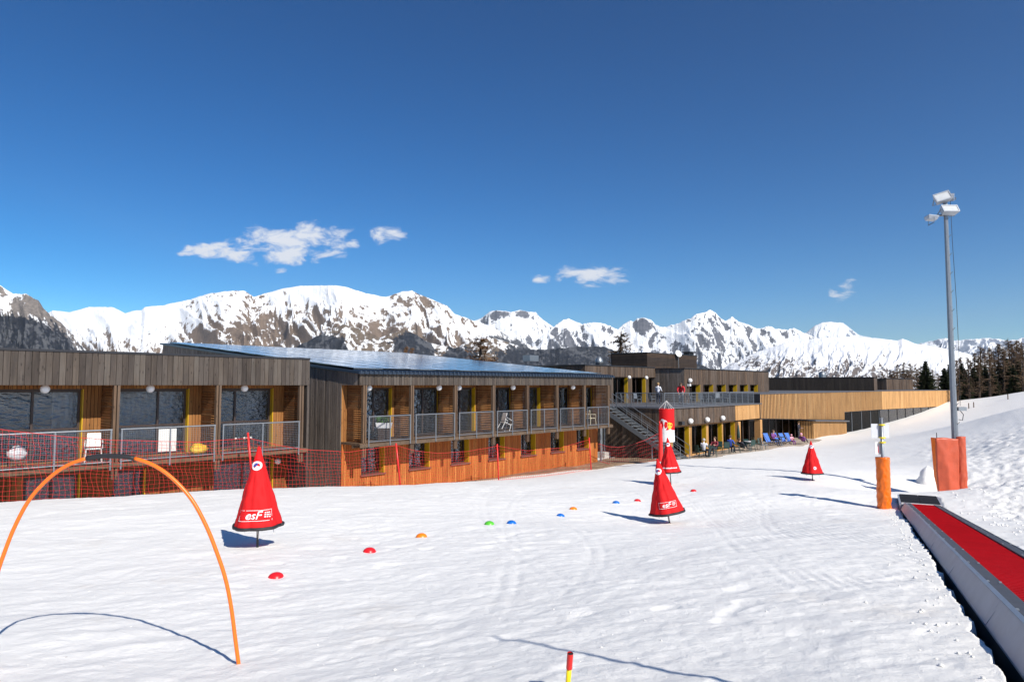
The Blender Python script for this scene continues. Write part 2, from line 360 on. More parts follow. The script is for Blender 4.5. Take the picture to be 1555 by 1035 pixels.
# bare strip against the lodge wing and the terrace floor
for u in (14, 18, 21.5): ctrl.append(tuple(W(u, .9, -4.82)))
for u in (24, 27): ctrl.append(tuple(W(u, .6, -4.98)))
for u in (30, 35, 40, 45): ctrl.append(tuple(W(u, -1.0, -5.14)))
for u in (52, 60): ctrl.append(tuple(W(u, 2, -5.3)))
for u, zc in ((-13, -3.55), (-9.5, -3.6), (-6, -3.85), (-3, -4.15), (0, -4.4), (2.2, -4.55)): ctrl.append(tuple(W(u, .25, zc)))
for u in (4.5, 8): ctrl.append(tuple(W(u, .4, -4.72)))
C = np.array(ctrl); S = 40.0
def tps(r2): return np.where(r2 > 1e-12, .5 * r2 * np.log(np.maximum(r2, 1e-12)), 0)
Pn = np.c_[np.ones(len(C)), C[:, 0] / S, C[:, 1] / S]
K = tps(((C[:, None, :2] - C[None, :, :2]) ** 2).sum(-1) / S / S) + np.eye(len(C)) * .0004
sol = np.linalg.solve(np.block([[K, Pn], [Pn.T, np.zeros((3, 3))]]), np.r_[C[:, 2], 0, 0, 0])
def macro(x, y):
    x = np.asarray(x, float); y = np.asarray(y, float); sh = x.shape; x = x.ravel(); y = y.ravel(); out = np.empty(len(x))
    rr = np.hypot(x, y); k = np.minimum(1, 125 / np.maximum(rr, 1e-6)); xc, yc = x * k, y * k
    for i in range(0, len(x), 20000):
        a = xc[i:i + 20000]; b = yc[i:i + 20000]
        d2 = ((a[:, None] - C[None, :, 0]) ** 2 + (b[:, None] - C[None, :, 1]) ** 2) / S / S
        out[i:i + 20000] = tps(d2) @ sol[:len(C)] + sol[len(C)] + sol[len(C) + 1] * a / S + sol[len(C) + 2] * b / S
    out -= np.maximum(0, rr - 125) * .10 * (y > 0)
    return out.reshape(sh)
def carpet_tq(x, y):
    dx, dy = x - CF.x, y - CF.y; L = math.hypot(.52, 1)
    return (dx * -.52 + dy * -1) / (L * L), dx * CN.x + dy * CN.y
SKI_TRACKS = [(-1.2, .10, .5, 4.1, .3, 5, 26), (.8, -.05, .7, 5.2, 1.7, 6, 30), (2.1, .12, .4, 3.3, 2.9, 5, 24), (-3.4, -.12, .6, 4.4, 4.0, 6, 22), (3.2, .22, .9, 6.0, .9, 7, 34), (-.2, .03, 1.1, 3.7, 5.1, 5, 20), (1.4, .30, .5, 4.9, 2.2, 8, 36), (-5.5, -.2, .5, 3.9, 3.1, 8, 20)]
def detail(x, y):
    rough = smooth(1.15, 2.4, carpet_tq(x, y)[1]) * (1 - smooth(36, 50, y + .1 * x)) * smooth(-4, 2, y) + 0
    near = .95 - .45 * smooth(12, 40, np.hypot(x, y))
    ca_, sa_ = math.cos(.35), math.sin(.35); xr = x * ca_ + y * sa_; yr = -x * sa_ + y * ca_
    z = .055 * fbm(x / 3.1, y / 3.1, 3, 1)
    lump = fbm(xr / .95, yr / .5, 3, 5); z = z + near * (.021 * lump + .015 * np.maximum(0, fbm(xr / .42, yr / .26, 2, 9)) + .007 * fbm(x / .13, y / .11, 2, 13))
    # footprints and ski scars in patches
    pm = smooth(.05, .35, fbm(x / 4.3, y / 4.3, 2, 21))
    z = z - pm * near * .016 * smooth(.25, .6, perlin(xr / .42 + 3, yr / .32, 23))
    for (x0, sl_, am, wl, ph, y0, y1) in SKI_TRACKS:
        xc = x0 + sl_ * y + am * np.sin(y / wl + ph)
        for dx in (-.09, .09):
            z = z - .007 * np.exp(-((x - xc - dx) / .045) ** 2) * smooth(y0, y0 + 2, y) * (1 - smooth(y1 - 3, y1, y)) * (.6 + .6 * perlin(y / 1.7, x * 0 + ph, 51))
    lane = smooth(1.2, 2.0, x - .16 * y) * (1 - smooth(3.6, 4.4, x - .16 * y)) * smooth(5, 7, y) * (1 - smooth(26, 32, y)) * smooth(-.15, .25, fbm(x / 2.1, y / 3.3, 2, 53))
    z = z + lane * .005 * np.sin((x - .16 * y) * 2 * math.pi / .11)
    c = np.abs(fbm(x / 1.05, y / .85, 4, 31, .6)); z = z + rough * (.20 * c + .12 * np.abs(fbm(x / .36, y / .33, 4, 35, .6)) - .06)
    return z
def ground(x, y):
    x = np.asarray(x, float); y = np.asarray(y, float)
    z = macro(x, y) + detail(x, y)
    t, q = carpet_tq(x, y)
    sc_ = .075 * np.abs(perlin(t * 1.9, q * 2.0, 40)) + .06 * perlin(t * 3.3, q * 3 + .5, 41) + .03 * perlin(t * 9, q * 9, 43) + .010 * t
    hole = smooth(0, .05, np.minimum(q + .015 + sc_ * .5, CW + .02 - q)) * smooth(-1.12, -1.02, t) * (1 - smooth(30, 31, t))
    zc = CF.z + .12 * np.clip(t, -1.1, 31) - .42
    return z * (1 - hole) + np.minimum(z, zc) * hole
def gz(x, y): return float(ground(np.array([x]), np.array([y]))[0])
def on_ground(px, py, Y): p = at(px, py, Y); p.z = gz(p.x, p.y); return p
az = np.r_[np.linspace(-180, -44, 34, endpoint=False), np.linspace(-44, 44, 640, endpoint=False), np.linspace(44, 180, 34, endpoint=False)]
rad = np.r_[np.geomspace(.4, 2.6, 14, endpoint=False), np.geomspace(2.6, 48, 590, endpoint=False), np.geomspace(48, 130, 70, endpoint=False), np.geomspace(130, 3600, 24)]
AZ, RD = np.meshgrid(np.radians(az), rad)
gx = RD * np.sin(AZ); gy = RD * np.cos(AZ); gzv = ground(gx, gy)
nr, nc = gx.shape
idx = np.arange(nr * nc).reshape(nr, nc); nx = np.roll(idx, -1, 1)
quads = np.stack([idx[:-1], nx[:-1], nx[1:], idx[1:]], -1).reshape(-1, 4)[:, ::-1]
def grid_mesh(name, V, Q, mat, smooth_=True):
    me = bpy.data.meshes.new(name); me.vertices.add(len(V)); me.vertices.foreach_set('co', V.astype(np.float32).ravel())
    me.loops.add(Q.size); me.loops.foreach_set('vertex_index', Q.astype(np.int32).ravel())
    me.polygons.add(len(Q)); me.polygons.foreach_set('loop_start', np.arange(0, Q.size, 4, dtype=np.int32)); me.polygons.foreach_set('loop_total', np.full(len(Q), 4, np.int32))
    me.materials.append(mat); me.update(); me.validate()
    if smooth_: me.shade_smooth()
    o = bpy.data.objects.new(name, me); COL.objects.link(o); return o
snow = grid_mesh('snow_slope', np.stack([gx.ravel(), gy.ravel(), gzv.ravel()], -1), quads, MT['snow'])
tag(snow, 'bright trampled spring snow sloping down to the wooden lodges', kind='structure')

# ------------------------------------------------------------------ mountains
def mountmat(name, rock1, rock2, bias, trees=False, scale=1.0):
    m, t, b = newmat(name); g = nd(t, 'ShaderNodeNewGeometry'); s = nd(t, 'ShaderNodeSeparateXYZ', {0: g.outputs['Normal']})
    mp = nd(t, 'ShaderNodeMapping', {'Vector': g.outputs['Position'], 'Rotation': (.4, .5, .3), 'Scale': (.030 * scale, .030 * scale, .045 * scale)})
    n2 = nd(t, 'ShaderNodeTexNoise', {'Vector': mp.outputs[0], 'Scale': 1.0, 'Detail': 9.0, 'Roughness': .72})
    at_ = nd(t, 'ShaderNodeAttribute', attribute_name='bare')
    v = mth(t, 'ADD', mth(t, 'MULTIPLY', s.outputs[2], .75), mth(t, 'MULTIPLY', mth(t, 'SUBTRACT', n2.outputs[0], .5), 1.0))
    v = mth(t, 'SUBTRACT', mth(t, 'ADD', v, bias + .16), at_.outputs['Fac'])
    sm = nd(t, 'ShaderNodeMapRange', {0: v, 1: .58, 2: .66}).outputs[0]
    c = ramp(t, n2.outputs[0], [(.3, rock1), (.7, rock2)])
    if trees:
        af = nd(t, 'ShaderNodeAttribute', attribute_name='trees')
        n4 = nd(t, 'ShaderNodeTexNoise', {'Vector': nd(t, 'ShaderNodeMapping', {'Vector': g.outputs['Position'], 'Scale': (.07, .07, .035)}).outputs[0], 'Scale': 1.0, 'Detail': 4.0})
        fm = nd(t, 'ShaderNodeMapRange', {0: mth(t, 'ADD', af.outputs['Fac'], mth(t, 'MULTIPLY', mth(t, 'SUBTRACT', n4.outputs[0], .5), .9)), 1: .42, 2: .58}).outputs[0]
        sm = mth(t, 'MULTIPLY', sm, mth(t, 'SUBTRACT', 1.0, mth(t, 'MULTIPLY', fm, .93)))
        c = mixc(t, fm, c, ramp(t, n4.outputs[0], [(.35, (.012, .016, .024)), (.7, (.040, .042, .050))]))  # forest tone is bluish dark: distance haze put into the colour
    c = mixc(t, sm, c, (.86, .875, .90))
    t.links.new(c, b.inputs['Base Color']); b.inputs['Roughness'].default_value = .85; b.inputs['Specular IOR Level'].default_value = .1
    bump(t, b, n2.outputs[0], .7, 16.0 / scale)
    return m
def mountain(name, label, sil, D, mat, slope=.62, amp=.16, seed=0, jag=1.5, lam=.05, zv=-420, res=1.0, rows=90, bare=None, trees=None, skew=.6, patch=.55, psize=1.0, soft=False):
    """a massif whose crest runs at distance D; spurs and gullies fall towards the valley, a steeper back closes it"""
    sil = sorted(sil); xs = np.array([p[0] for p in sil], float); ys = np.array([p[1] for p in sil], float)
    n = int((xs[-1] - xs[0]) * res); X = np.linspace(xs[0], xs[-1], n); Y = np.interp(X, xs, ys)
    Y = Y + jag * fbm(X / 14.0, X * 0 + seed, 5, seed, .62) * 1.6
    ta = np.array([ray(x, y) for x, y in zip(X, Y)])
    Dv = D * (1 + .05 * fbm(X / 120.0, X * 0, 2, seed + 3))
    hc = ta[:, 1] * Dv; ax = ta[:, 0]
    t = np.r_[np.linspace(-.35, 0, 6, endpoint=False), np.linspace(0, 1, rows) ** 1.15]
    T, HC = np.meshgrid(t, hc, indexing='ij'); _, AXX = np.meshgrid(t, ax, indexing='ij'); _, DV_ = np.meshgrid(t, Dv, indexing='ij')
    L = (np.max(hc) - zv) / slope
    dist = DV_ - np.clip(T, -1, 1) * L
    xw = AXX * DV_; q = T * L * slope                       # across, and down the face
    s_lam = D * lam
    warp = fbm(xw / s_lam * .45, q / s_lam * .45, 3, seed + 7) * 1.1
    sk = skew * (1 + .8 * fbm(xw / s_lam * .2, q * 0, 2, seed + 23))
    rg = ridged((xw + sk * q) / s_lam + warp, (q - .25 * xw) / s_lam * .62 + warp * .7, 6, seed + 11)
    rg2 = fbm((xw + sk * q) / s_lam * 3.2 + warp, q / s_lam * 2.6, 4, seed + 17)
    env = smooth(0, .30, T) * .8 + smooth(0, .05, T) * .2
    drop = HC - zv
    fall = np.where(T >= 0, T, -T * 1.6)
    z = HC - fall * drop - env * amp * drop.max() * (1 - rg) - env * .05 * drop.max() * (rg2 + .6)
    V = np.stack([(AXX * dist).ravel(), dist.ravel(), z.ravel()], -1)
    k = np.arange(len(t) * n).reshape(len(t), n)
    Q = np.stack([k[:-1, :-1], k[:-1, 1:], k[1:, 1:], k[1:, :-1]], -1).reshape(-1, 4)[:, ::-1]
    o = grid_mesh(name, V, Q, mat, soft)
    px = np.broadcast_to(X, T.shape); pz = q / D * 1037     # both in a common scale on the face
    def regions(rs):
        f = np.zeros(T.shape)
        for (x0, x1, y0, y1, g) in rs or []:
            yy = HORIZON - 1037 * z / dist
            e = 1 - np.hypot((px - (x0 + x1) / 2) / ((x1 - x0) / 2), (yy - (y0 + y1) / 2) / ((y1 - y0) / 2)); f += g * smooth(-.15, 1.0, e)
        return f
    f = regions(bare) + patch * fbm((px + 1.0 * pz) / (17 * psize) + warp, (pz - .45 * px) / (8 * psize), 6, seed + 29, .68) * 1.5 - .35 * (rg - .45)
    a = o.data.attributes.new('bare', 'FLOAT', 'POINT'); a.data.foreach_set('value', f.astype(np.float32).ravel())
    if trees:
        g = regions(trees) + .75 * fbm(px / 15.0, (pz - .4 * px) / 10.0, 5, seed + 37, .6)
        a = o.data.attributes.new('trees', 'FLOAT', 'POINT'); a.data.foreach_set('value', g.astype(np.float32).ravel())
    tag(o, label, kind='structure'); return o
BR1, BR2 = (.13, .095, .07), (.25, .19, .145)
GR1, GR2 = (.075, .082, .105), (.19, .19, .205)  # grey rock with the blue of distance haze put into the colour
mountain('mountain', 'snow covered broad massif with brown rocky patches under two clouds',
         [(20, 500), (60, 482), (80, 471), (105, 474), (135, 466), (170, 466), (190, 475), (215, 470), (220, 466), (250, 463), (290, 454), (320, 445), (345, 442), (372, 441), (385, 451), (400, 446), (430, 438), (455, 434), (512, 433), (530, 437), (555, 445), (585, 451), (600, 446), (610, 443), (625, 441), (640, 448), (660, 456), (680, 465), (690, 476), (720, 487), (740, 493), (780, 512), (850, 545), (900, 580)],
         7000, mountmat('massif_snow_rock', BR1, BR2, .16, True), .48, .15, 3, 1.2, lam=.045, zv=-260, rows=150, res=1.25, skew=-.9, patch=.64, psize=.9,
         bare=[(265, 470, 462, 560, .36), (330, 640, 462, 555, .24), (470, 730, 478, 580, .44), (580, 690, 438, 478, .36), (40, 340, 430, 520, -.55), (390, 600, 415, 465, -.55), (640, 780, 480, 520, -.1), (100, 260, 490, 540, -.05)],
         trees=[(690, 820, 500, 570, 1.6)])
mountain('mountain', 'steep grey cliff with dark forest on its lower flank beside the pale timber block',
         [(-260, 380), (-120, 400), (-40, 418), (0, 433), (12, 441), (20, 446), (40, 446), (58, 456), (66, 468), (75, 476), (92, 490), (110, 506), (124, 524), (150, 552), (190, 590)],
         3600, mountmat('cliff_rock', (.11, .10, .095), (.29, .25, .22), .02, True, 1.6), .75, .16, 31, 1.4, lam=.06, zv=-120, rows=120, res=1.5, skew=-.5,
         bare=[(10, 80, 438, 490, .5), (60, 130, 480, 530, .15)], trees=[(-140, 140, 470, 640, 4.5), (-400, 90, 466, 600, 4.0)])
mountain('mountain', 'distant snowy table mountain with a rocky rim behind the wing roof',
         [(640, 520), (700, 496), (730, 483), (742, 474), (754, 471), (775, 473), (790, 471), (814, 474), (818, 480), (832, 491), (846, 500), (870, 515), (930, 545)],
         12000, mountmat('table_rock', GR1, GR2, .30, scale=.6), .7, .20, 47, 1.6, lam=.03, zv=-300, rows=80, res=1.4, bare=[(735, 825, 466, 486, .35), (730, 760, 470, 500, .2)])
mountain('mountain', 'jagged blue-grey rocky peaks streaked with snow behind the terrace building',
         [(760, 560), (800, 528), (835, 500), (850, 489), (856, 485), (864, 484), (878, 489), (884, 492), (892, 490), (906, 489), (920, 492), (938, 500), (948, 491), (957, 487), (962, 488), (968, 483), (977, 482), (988, 485), (996, 493), (1010, 500), (1050, 515), (1110, 545)],
         9500, mountmat('jagged_rock', GR1, GR2, .27, scale=.8), .8, .22, 53, 2.0, lam=.028, zv=-300, rows=90, res=1.5, skew=-.5, bare=[(815, 905, 490, 560, .45), (955, 1000, 478, 510, .5), (900, 1060, 498, 550, -.4)])
mountain('mountain', 'pointed alpine peak with snow couloirs rising behind the dark chimney block',
         [(930, 560), (985, 512), (1000, 498), (1025, 492), (1040, 486), (1048, 484), (1055, 478), (1062, 476), (1070, 473), (1078, 470), (1086, 475), (1095, 483), (1102, 487), (1112, 481), (1120, 487), (1132, 491), (1145, 497), (1150, 499), (1166, 495), (1178, 499), (1190, 500), (1206, 498), (1222, 506), (1245, 514), (1290, 535), (1350, 570)],
         8200, mountmat('pointed_rock', GR1, GR2, .25, scale=.8), .85, .24, 61, 2.4, lam=.032, zv=-300, rows=110, res=1.6, skew=-.7, bare=[(1045, 1115, 478, 560, .22), (1000, 1050, 488, 530, -.4), (1130, 1260, 490, 560, -.12)])
mountain('mountain', 'far white glaciated dome on the horizon above the snow plateau',
         [(1170, 530), (1205, 513), (1225, 504), (1238, 494), (1247, 490), (1262, 488), (1280, 490), (1287, 495), (1294, 501), (1304, 508), (1325, 513), (1345, 520), (1380, 540)],
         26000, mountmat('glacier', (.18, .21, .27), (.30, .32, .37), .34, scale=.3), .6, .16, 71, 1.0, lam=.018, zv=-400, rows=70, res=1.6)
mountain('mountain', 'gently rolling white snow plateau with scattered dark bushes behind the larch-clad restaurant',
         [(1070, 575), (1110, 552), (1150, 534), (1190, 521), (1240, 513), (1290, 511), (1330, 513), (1362, 517), (1370, 514), (1376, 516), (1388, 521), (1405, 524), (1430, 528), (1470, 537), (1520, 553), (1600, 585)],
         5600, mountmat('plateau_snow', (.09, .075, .07), (.17, .14, .125), .26, scale=1.4), .32, .022, 83, .6, lam=.03, zv=-240, rows=100, res=1.3, skew=.3, patch=.36, psize=.5,
         bare=[(1060, 1450, 530, 620, .52), (1080, 1220, 515, 580, .3)])
mountain('mountain', 'faint bluish far range above the bare larches',
         [(1340, 545), (1390, 523), (1412, 518), (1425, 515), (1436, 513), (1450, 517), (1470, 515), (1500, 513), (1512, 514), (1530, 517), (1545, 515), (1560, 511), (1600, 508), (1680, 500), (1760, 505)],
         15000, mountmat('far_range', (.13, .16, .23), (.22, .25, .31), .05, scale=.5), .6, .2, 91, 1.6, lam=.02, zv=-300, rows=70, res=1.2)  # haze blue put into this range's rock colours
mountain('hill', 'low brown hillside with dark blue-green fir forest behind the solar roof',
         [(380, 560), (430, 540), (455, 524), (480, 511), (520, 493), (540, 497), (575, 512), (600, 505), (612, 498), (632, 508), (650, 520), (690, 528), (715, 518), (742, 512), (765, 517), (790, 526), (815, 531), (845, 529), (880, 526), (915, 526), (950, 537), (985, 541), (1030, 540), (1080, 560), (1120, 572), (1200, 590)],
         4600, mountmat('forest_hill', (.10, .078, .058), (.20, .155, .115), -.18, True), .5, .12, 101, 2.2, lam=.05, zv=-120, rows=90, res=1.3,
         trees=[(430, 545, 498, 570, 2.2), (585, 670, 490, 570, 1.7), (655, 740, 515, 580, 1.3), (720, 1010, 508, 600, 3.0), (940, 1200, 525, 610, 3.0)], bare=[(620, 700, 505, 540, -.35), (760, 830, 515, 535, -.2)])

# ================================================================== BUILDINGS (lodge frame)
def cuts(a, b, step, extra):
    n = max(1, round((b - a) / step)); e = [a + (b - a) * i / n for i in range(n + 1)]
    for x in extra:
        if a < x < b:
            k = min(range(len(e)), key=lambda i: abs(e[i] - x))
            if abs(e[k] - x) < step * .45 and 0 < k < len(e) - 1: e[k] = x
            else: e.append(x)
    return sorted(set(e))
def spans(z0, z1, holes):
    segs = [(z0, z1)]
    for (h0, h1) in holes:
        segs = [t for (a, b) in segs for t in ((a, min(b, h0)), (max(a, h1), b)) if t[1] - t[0] > .015]
    return segs
def clad(root, name, mat, a0, a1, z0, z1, plane, step, holes=(), along='u', gap=.014, top=None, solo=False, out=-1, back=True, backmat='dark_wood'):
    """vertical boards along u (facing -w) or along w (facing -u), each with its own edges; solo makes each board an object"""
    mb = MB(); bb = MB()
    e = cuts(a0, a1, step, [x for h in holes for x in h[:2]])
    def bx(m, a, b, d0, d1, c0, c1, r=None):
        if along == 'u': m.box(a, b, plane + d0, plane + d1, c0, c1, r)
        else: m.box(plane + d0, plane + d1, a, b, c0, c1, r)
    for a, b in zip(e[:-1], e[1:]):
        mid = (a + b) / 2; hs = [(h[2], h[3]) for h in holes if h[0] - 1e-6 <= mid <= h[1] + 1e-6]
        zt = top(mid) if top else z1
        for (c0, c1) in spans(z0, zt, hs):
            j = random.uniform(-.007, .004); r = random.random()
            if solo:
                if along == 'u': piece('plank', mat, root, a + gap / 2, b - gap / 2, plane + j, plane + .026, c0, c1)
                else: piece('plank', mat, root, plane + j, plane + .026, a + gap / 2, b - gap / 2, c0, c1)
            else: bx(mb, a + gap / 2, b - gap / 2, j, .026, c0, c1, r)
            if back: bx(bb, a, b, .028, .10, c0, c1)
    if not solo: part(mb, name, mat, root)
    if back: part(bb, 'wall_core', backmat, root)
def opening(root, u0, u1, z0, z1, w0, depth, mull=(), transom=None, reveal='yellow', curtain=None, sill=False, along='u', glass='pane', frame='frame_brown', left_reveal=None):
    rv = MB().box(u1 - .03, u1 - .003, w0 - .02, w0 + depth + .03, z0 + .004, z1 - .004); part(rv, 'side_panel', reveal, root)
    lr = MB().box(u0 + .003, u0 + .028, w0 + .03, w0 + depth + .03, z0 + .004, z1 - .004); lr.box(u0 + .03, u1 - .032, w0 + .03, w0 + depth + .03, z1 - .03, z1 - .003); part(lr, 'reveal', left_reveal or 'frame_brown', root)
    a, b = u0 + .03, u1 - .033; ww = w0 + depth
    f = MB(); t = .065
    f.box(a, a + t, ww - .03, ww + .05, z0 + .005, z1 - .035); f.box(b - t, b, ww - .03, ww + .05, z0 + .005, z1 - .035)
    f.box(a + t, b - t, ww - .03, ww + .05, z1 - .035 - t, z1 - .035); f.box(a + t, b - t, ww - .03, ww + .05, z0 + .005, z0 + t)
    ms = [a + (b - a) * m for m in mull]
    for m in ms: f.box(m - t / 2, m + t / 2, ww - .035, ww + .05, z0 + t, z1 - .035 - t)
    if transom is not None:
        ed = [a + t] + [x for m in ms for x in (m - t / 2, m + t / 2)] + [b - t]
        for i in range(0, len(ed), 2): f.box(ed[i], ed[i + 1], ww - .028, ww + .05, transom - t / 2, transom + t / 2)
    win = part(f, 'window', frame, root)
    ed = [a + t] + [x for m in ms for x in (m - t / 2, m + t / 2)] + [b - t]
    zs = [z0 + t, z1 - .035 - t] if transom is None else [z0 + t, transom - t / 2, transom + t / 2, z1 - .035 - t]
    for i in range(0, len(ed), 2):
        for k in range(0, len(zs), 2): part(MB().box(ed[i], ed[i + 1], ww + .01, ww + .018, zs[k], zs[k + 1]), 'pane', glass, root, win)
    if curtain:
        c0, c1 = a + (b - a) * curtain[0], a + (b - a) * curtain[1]; m = MB(); n = max(6, int((c1 - c0) / .05)); zz0 = z0 + .08 if len(curtain) < 3 else curtain[2]; zz1 = z1 - .1 if len(curtain) < 4 else curtain[3]
        vs = []; fs = []
        for i in range(n + 1):
            x = c0 + (c1 - c0) * i / n; d = ww + .16 + .035 * math.sin(i * 1.7) + .01 * math.sin(i * .6); vs += [(x, d, zz0), (x, d, zz1)]
        for i in range(n): fs.append((2 * i, 2 * i + 2, 2 * i + 3, 2 * i + 1))
        m.add(vs, fs); part(m, 'curtain', 'curtain', root, win, True)
    if sill: part(MB().box(u0 - .06, u1 + .05, w0 - .09, w0 + depth - .032, z0 - .055, z0 + .002), 'sill', 'red_sill', root)
    return (u0, u1, z0, z1)
def railing(root, pts, zt, zb, cell=.062, npost=2, foot=.0, name='railing', wire=.0022):
    """steel tube frames with wire mesh between two frame points"""
    (ua, wa), (ub, wb) = pts; L = math.hypot(ub - ua, wb - wa); du, dw = (ub - ua) / L, (wb - wa) / L
    P3 = lambda s_, z: (ua + du * s_, wa + dw * s_, z)
    f = MB(); f.tube(P3(0, zt), P3(L, zt), .026, 8); f.tube(P3(0, zb), P3(L, zb), .02, 8)
    for i in range(npost + 1):
        s_ = .03 + (L - .06) * i / npost; f.bar(P3(s_, zb - foot), P3(s_, zt), .042, .042)
    r_ = part(f, name, 'galv', root)
    m = MB(); n = int(L / cell); k = int((zt - zb) / cell)
    for i in range(1, n): m.bar(P3(L * i / n, zb), P3(L * i / n, zt), wire * 2)
    for i in range(1, k): m.bar(P3(0, zb + (zt - zb) * i / k), P3(L, zb + (zt - zb) * i / k), wire * 2)
    part(m, 'wire_mesh', 'galv', root, r_); return r_
def screen(root, u, w0, w1, z0, z1):
    m = MB(); n = int((z1 - z0) / .085)
    for i in range(n):
        z = z0 + (z1 - z0) * i / n; j = random.uniform(-.006, .006); m.box(u - .02 + j, u + .005 + j, w0, w1, z, z + .062)
    m.box(u + .008, u + .05, w0, w0 + .05, z0, z1); m.box(u + .008, u + .05, w1 - .06, w1 - .01, z0, z1)
    part(m, 'slat_screen', 'slat_wood', root)
def posts(root, u, w0, z0, z1, mat='post_wood', wd=.07):
    m = MB().box(u - wd - .018, u - .018, w0, w0 + .14, z0, z1); m.box(u + .018, u + wd + .018, w0, w0 + .14, z0, z1); part(m, 'post', mat, root)
def globe(root, u, ww, z, r=.13, arm=True):
    m = MB().ball((u, ww, z), r, 18, 10); o = part(m, 'globe_lamp', 'globe', root, None, True)
    return o

# ---------------------------------------------------------------- the near block with the deep timber fascia
D1 = 1.3
lb = froot('lodge_block', -5, 3, -4.9, 'flat-roofed timber lodge block with deep grey plank fascia and three balconies', 'building')
UL, UR = -13.6, .43
clad(lb, 'fascia', 'grey_wood', UL, UR, 0.0, 1.0, -.03, .172, solo=True)
part(MB().box(UL, UR, -.055, .30, 1.004, 1.05).box(UL, UR, -.06, -.035, .985, 1.003), 'roof_trim', 'black_metal', lb)
part(MB().box(UL + .05, UR - .12, .31, 9.4, .80, .99), 'roof', 'roof_grey', lb)
part(MB().box(UL, UR - .03, .075, D1 + .1, -.002, .05), 'soffit', 'honey_wood', lb)
bays = [(-6.36, -9.65), (-3.12, -6.36), (.12, -3.12)]
hl = [(-9.55, -6.90, -2.36, -.12), (-6.0, -3.58, -2.36, -.12), (-2.62, -.34, -2.36, -.12), (-12.7, -10.1, -2.36, -.12)]
clad(lb, 'wall', 'honey_wood', UL, UR - .1, -2.4, -.004, D1, .105, hl)
opening(lb, *hl[0], D1, .2, (.50,), -1.38, curtain=(.72, .99)); opening(lb, *hl[1], D1, .2, (.60,), -1.38, curtain=(.02, .97))
part(MB().box(-4.52, -3.92, D1 + .12, D1 + .16, -2.3, -1.52), 'white_panel', 'white_paint', lb)
opening(lb, *hl[2], D1, .2, (.36,), -1.38, curtain=(.55, .97)); opening(lb, *hl[3], D1, .2, (.5,), -1.38)
part(MB().box(UL, UR - .05, -.03, 6.0, -2.49, -2.402), 'balcony_floor', 'post_wood', lb)
part(MB().box(UL, UR - .05, -.07, -.033, -2.55, -2.43).box(UL, UR - .05, .5, .58, -2.66, -2.492), 'edge_beam', 'beam_wood', lb)
for u in (-9.65, -6.36, -3.12, .12):
    posts(lb, u, -.02 if u < 0 else .0, -2.92, -.004); screen(lb, u, .13, D1 - .01, -2.38, -.01)
for k, (b, a) in enumerate([(-9.78, -12.9)] + [(b - .12, a + .12) for b, a in bays]): railing(lb, ((a, -.09), (b, -.09)), -1.38, -2.36, foot=.26)
for px in (68, 228, 371): globe(lb, U(px, .35), .35, -.115)
globe(lb, U(427, .9, 695), 1.15, -2.95, .12)
hw = [(-8.4, -6.9, -4.2, -2.78), (-5.95, -4.95, -4.3, -2.80), (-2.62, -.28, -4.6, -2.82), (-12.3, -10.4, -4.2, -2.78)]
clad(lb, 'lower_wall', 'orange_wood_shaded', UL, UR - .1, -5.4, -2.495, D1, .125, hw)
for k, h in enumerate(hw): opening(lb, *h, D1, .16, (.5,) if k != 1 else (.72,), curtain=(.02, .98))
part(MB().box(UR - .09, UR, -.02, 9.4, -5.4, -.005).box(UR - .09, UR - .002, .1, 9.4, 0.0, .985), 'end_wall', 'grey_wood', lb)
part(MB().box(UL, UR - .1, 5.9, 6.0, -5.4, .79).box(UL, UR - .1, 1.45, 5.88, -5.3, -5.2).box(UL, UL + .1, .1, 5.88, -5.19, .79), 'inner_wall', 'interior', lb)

# ---------------------------------------------------------------- the wing with the solar roof
lw = froot('lodge_wing', 12, 3, -5.0, 'long timber wing with sloping solar-panel roof, seven balconies and orange ground floor', 'building')
U0, U1, D2 = 2.76, 21.57, 1.25
RZ = lambda ww: .56 + .0985 * (ww + .15)
pst = [U(x, 0) for x in (553.6, 626, 692.3, 750, 801.5, 846.5, 888, 924)]
pst[0] = U0 + .30
clad(lw, 'fascia', 'grey_wood', U0, U1, 0.0, .50, -.03, .148)
clad(lw, 'flank', 'flank_wood', 1.26, 4.62, -5.4, 2, U0, .14, along='w', top=lambda x: RZ(x) - .1, solo=True)
clad(lw, 'flank_rear', 'flank_wood', 4.62, 20, -5.4, 2, U0, .14, along='w', top=lambda x: RZ(x) - .1)
m = MB(); e = cuts(.0, 1.25, .14, [])
for a, b in zip(e[:-1], e[1:]): m.box(U0, U0 + .03, a + .006, b - .006, 0.0, RZ(a) - .1)
part(m, 'fascia_return', 'flank_wood', lw)
part(MB().hexa([(U0 + .032, .0, 0.004), (U1, .0, 0.004), (U1, D2 + .1, .004), (U0 + .032, D2 + .1, .004)], [(U0 + .032, 0, .05), (U1, 0, .05), (U1, D2 + .1, .05), (U0 + .032, D2 + .1, .05)]), 'soffit', 'honey_wood', lw)
ru0, ru1 = U0 - .12, U1 + .1
part(MB().hexa([(ru0, -.15, RZ(-.15) - .1), (ru1, -.15, RZ(-.15) - .1), (ru1, 20.2, RZ(20.2) - .1), (ru0, 20.2, RZ(20.2) - .1)], [(ru0, -.15, RZ(-.15)), (ru1, -.15, RZ(-.15)), (ru1, 20.2, RZ(20.2)), (ru0, 20.2, RZ(20.2))]), 'roof', 'roof_blue', lw)
m = MB(); n = int((ru1 - ru0) / .24)
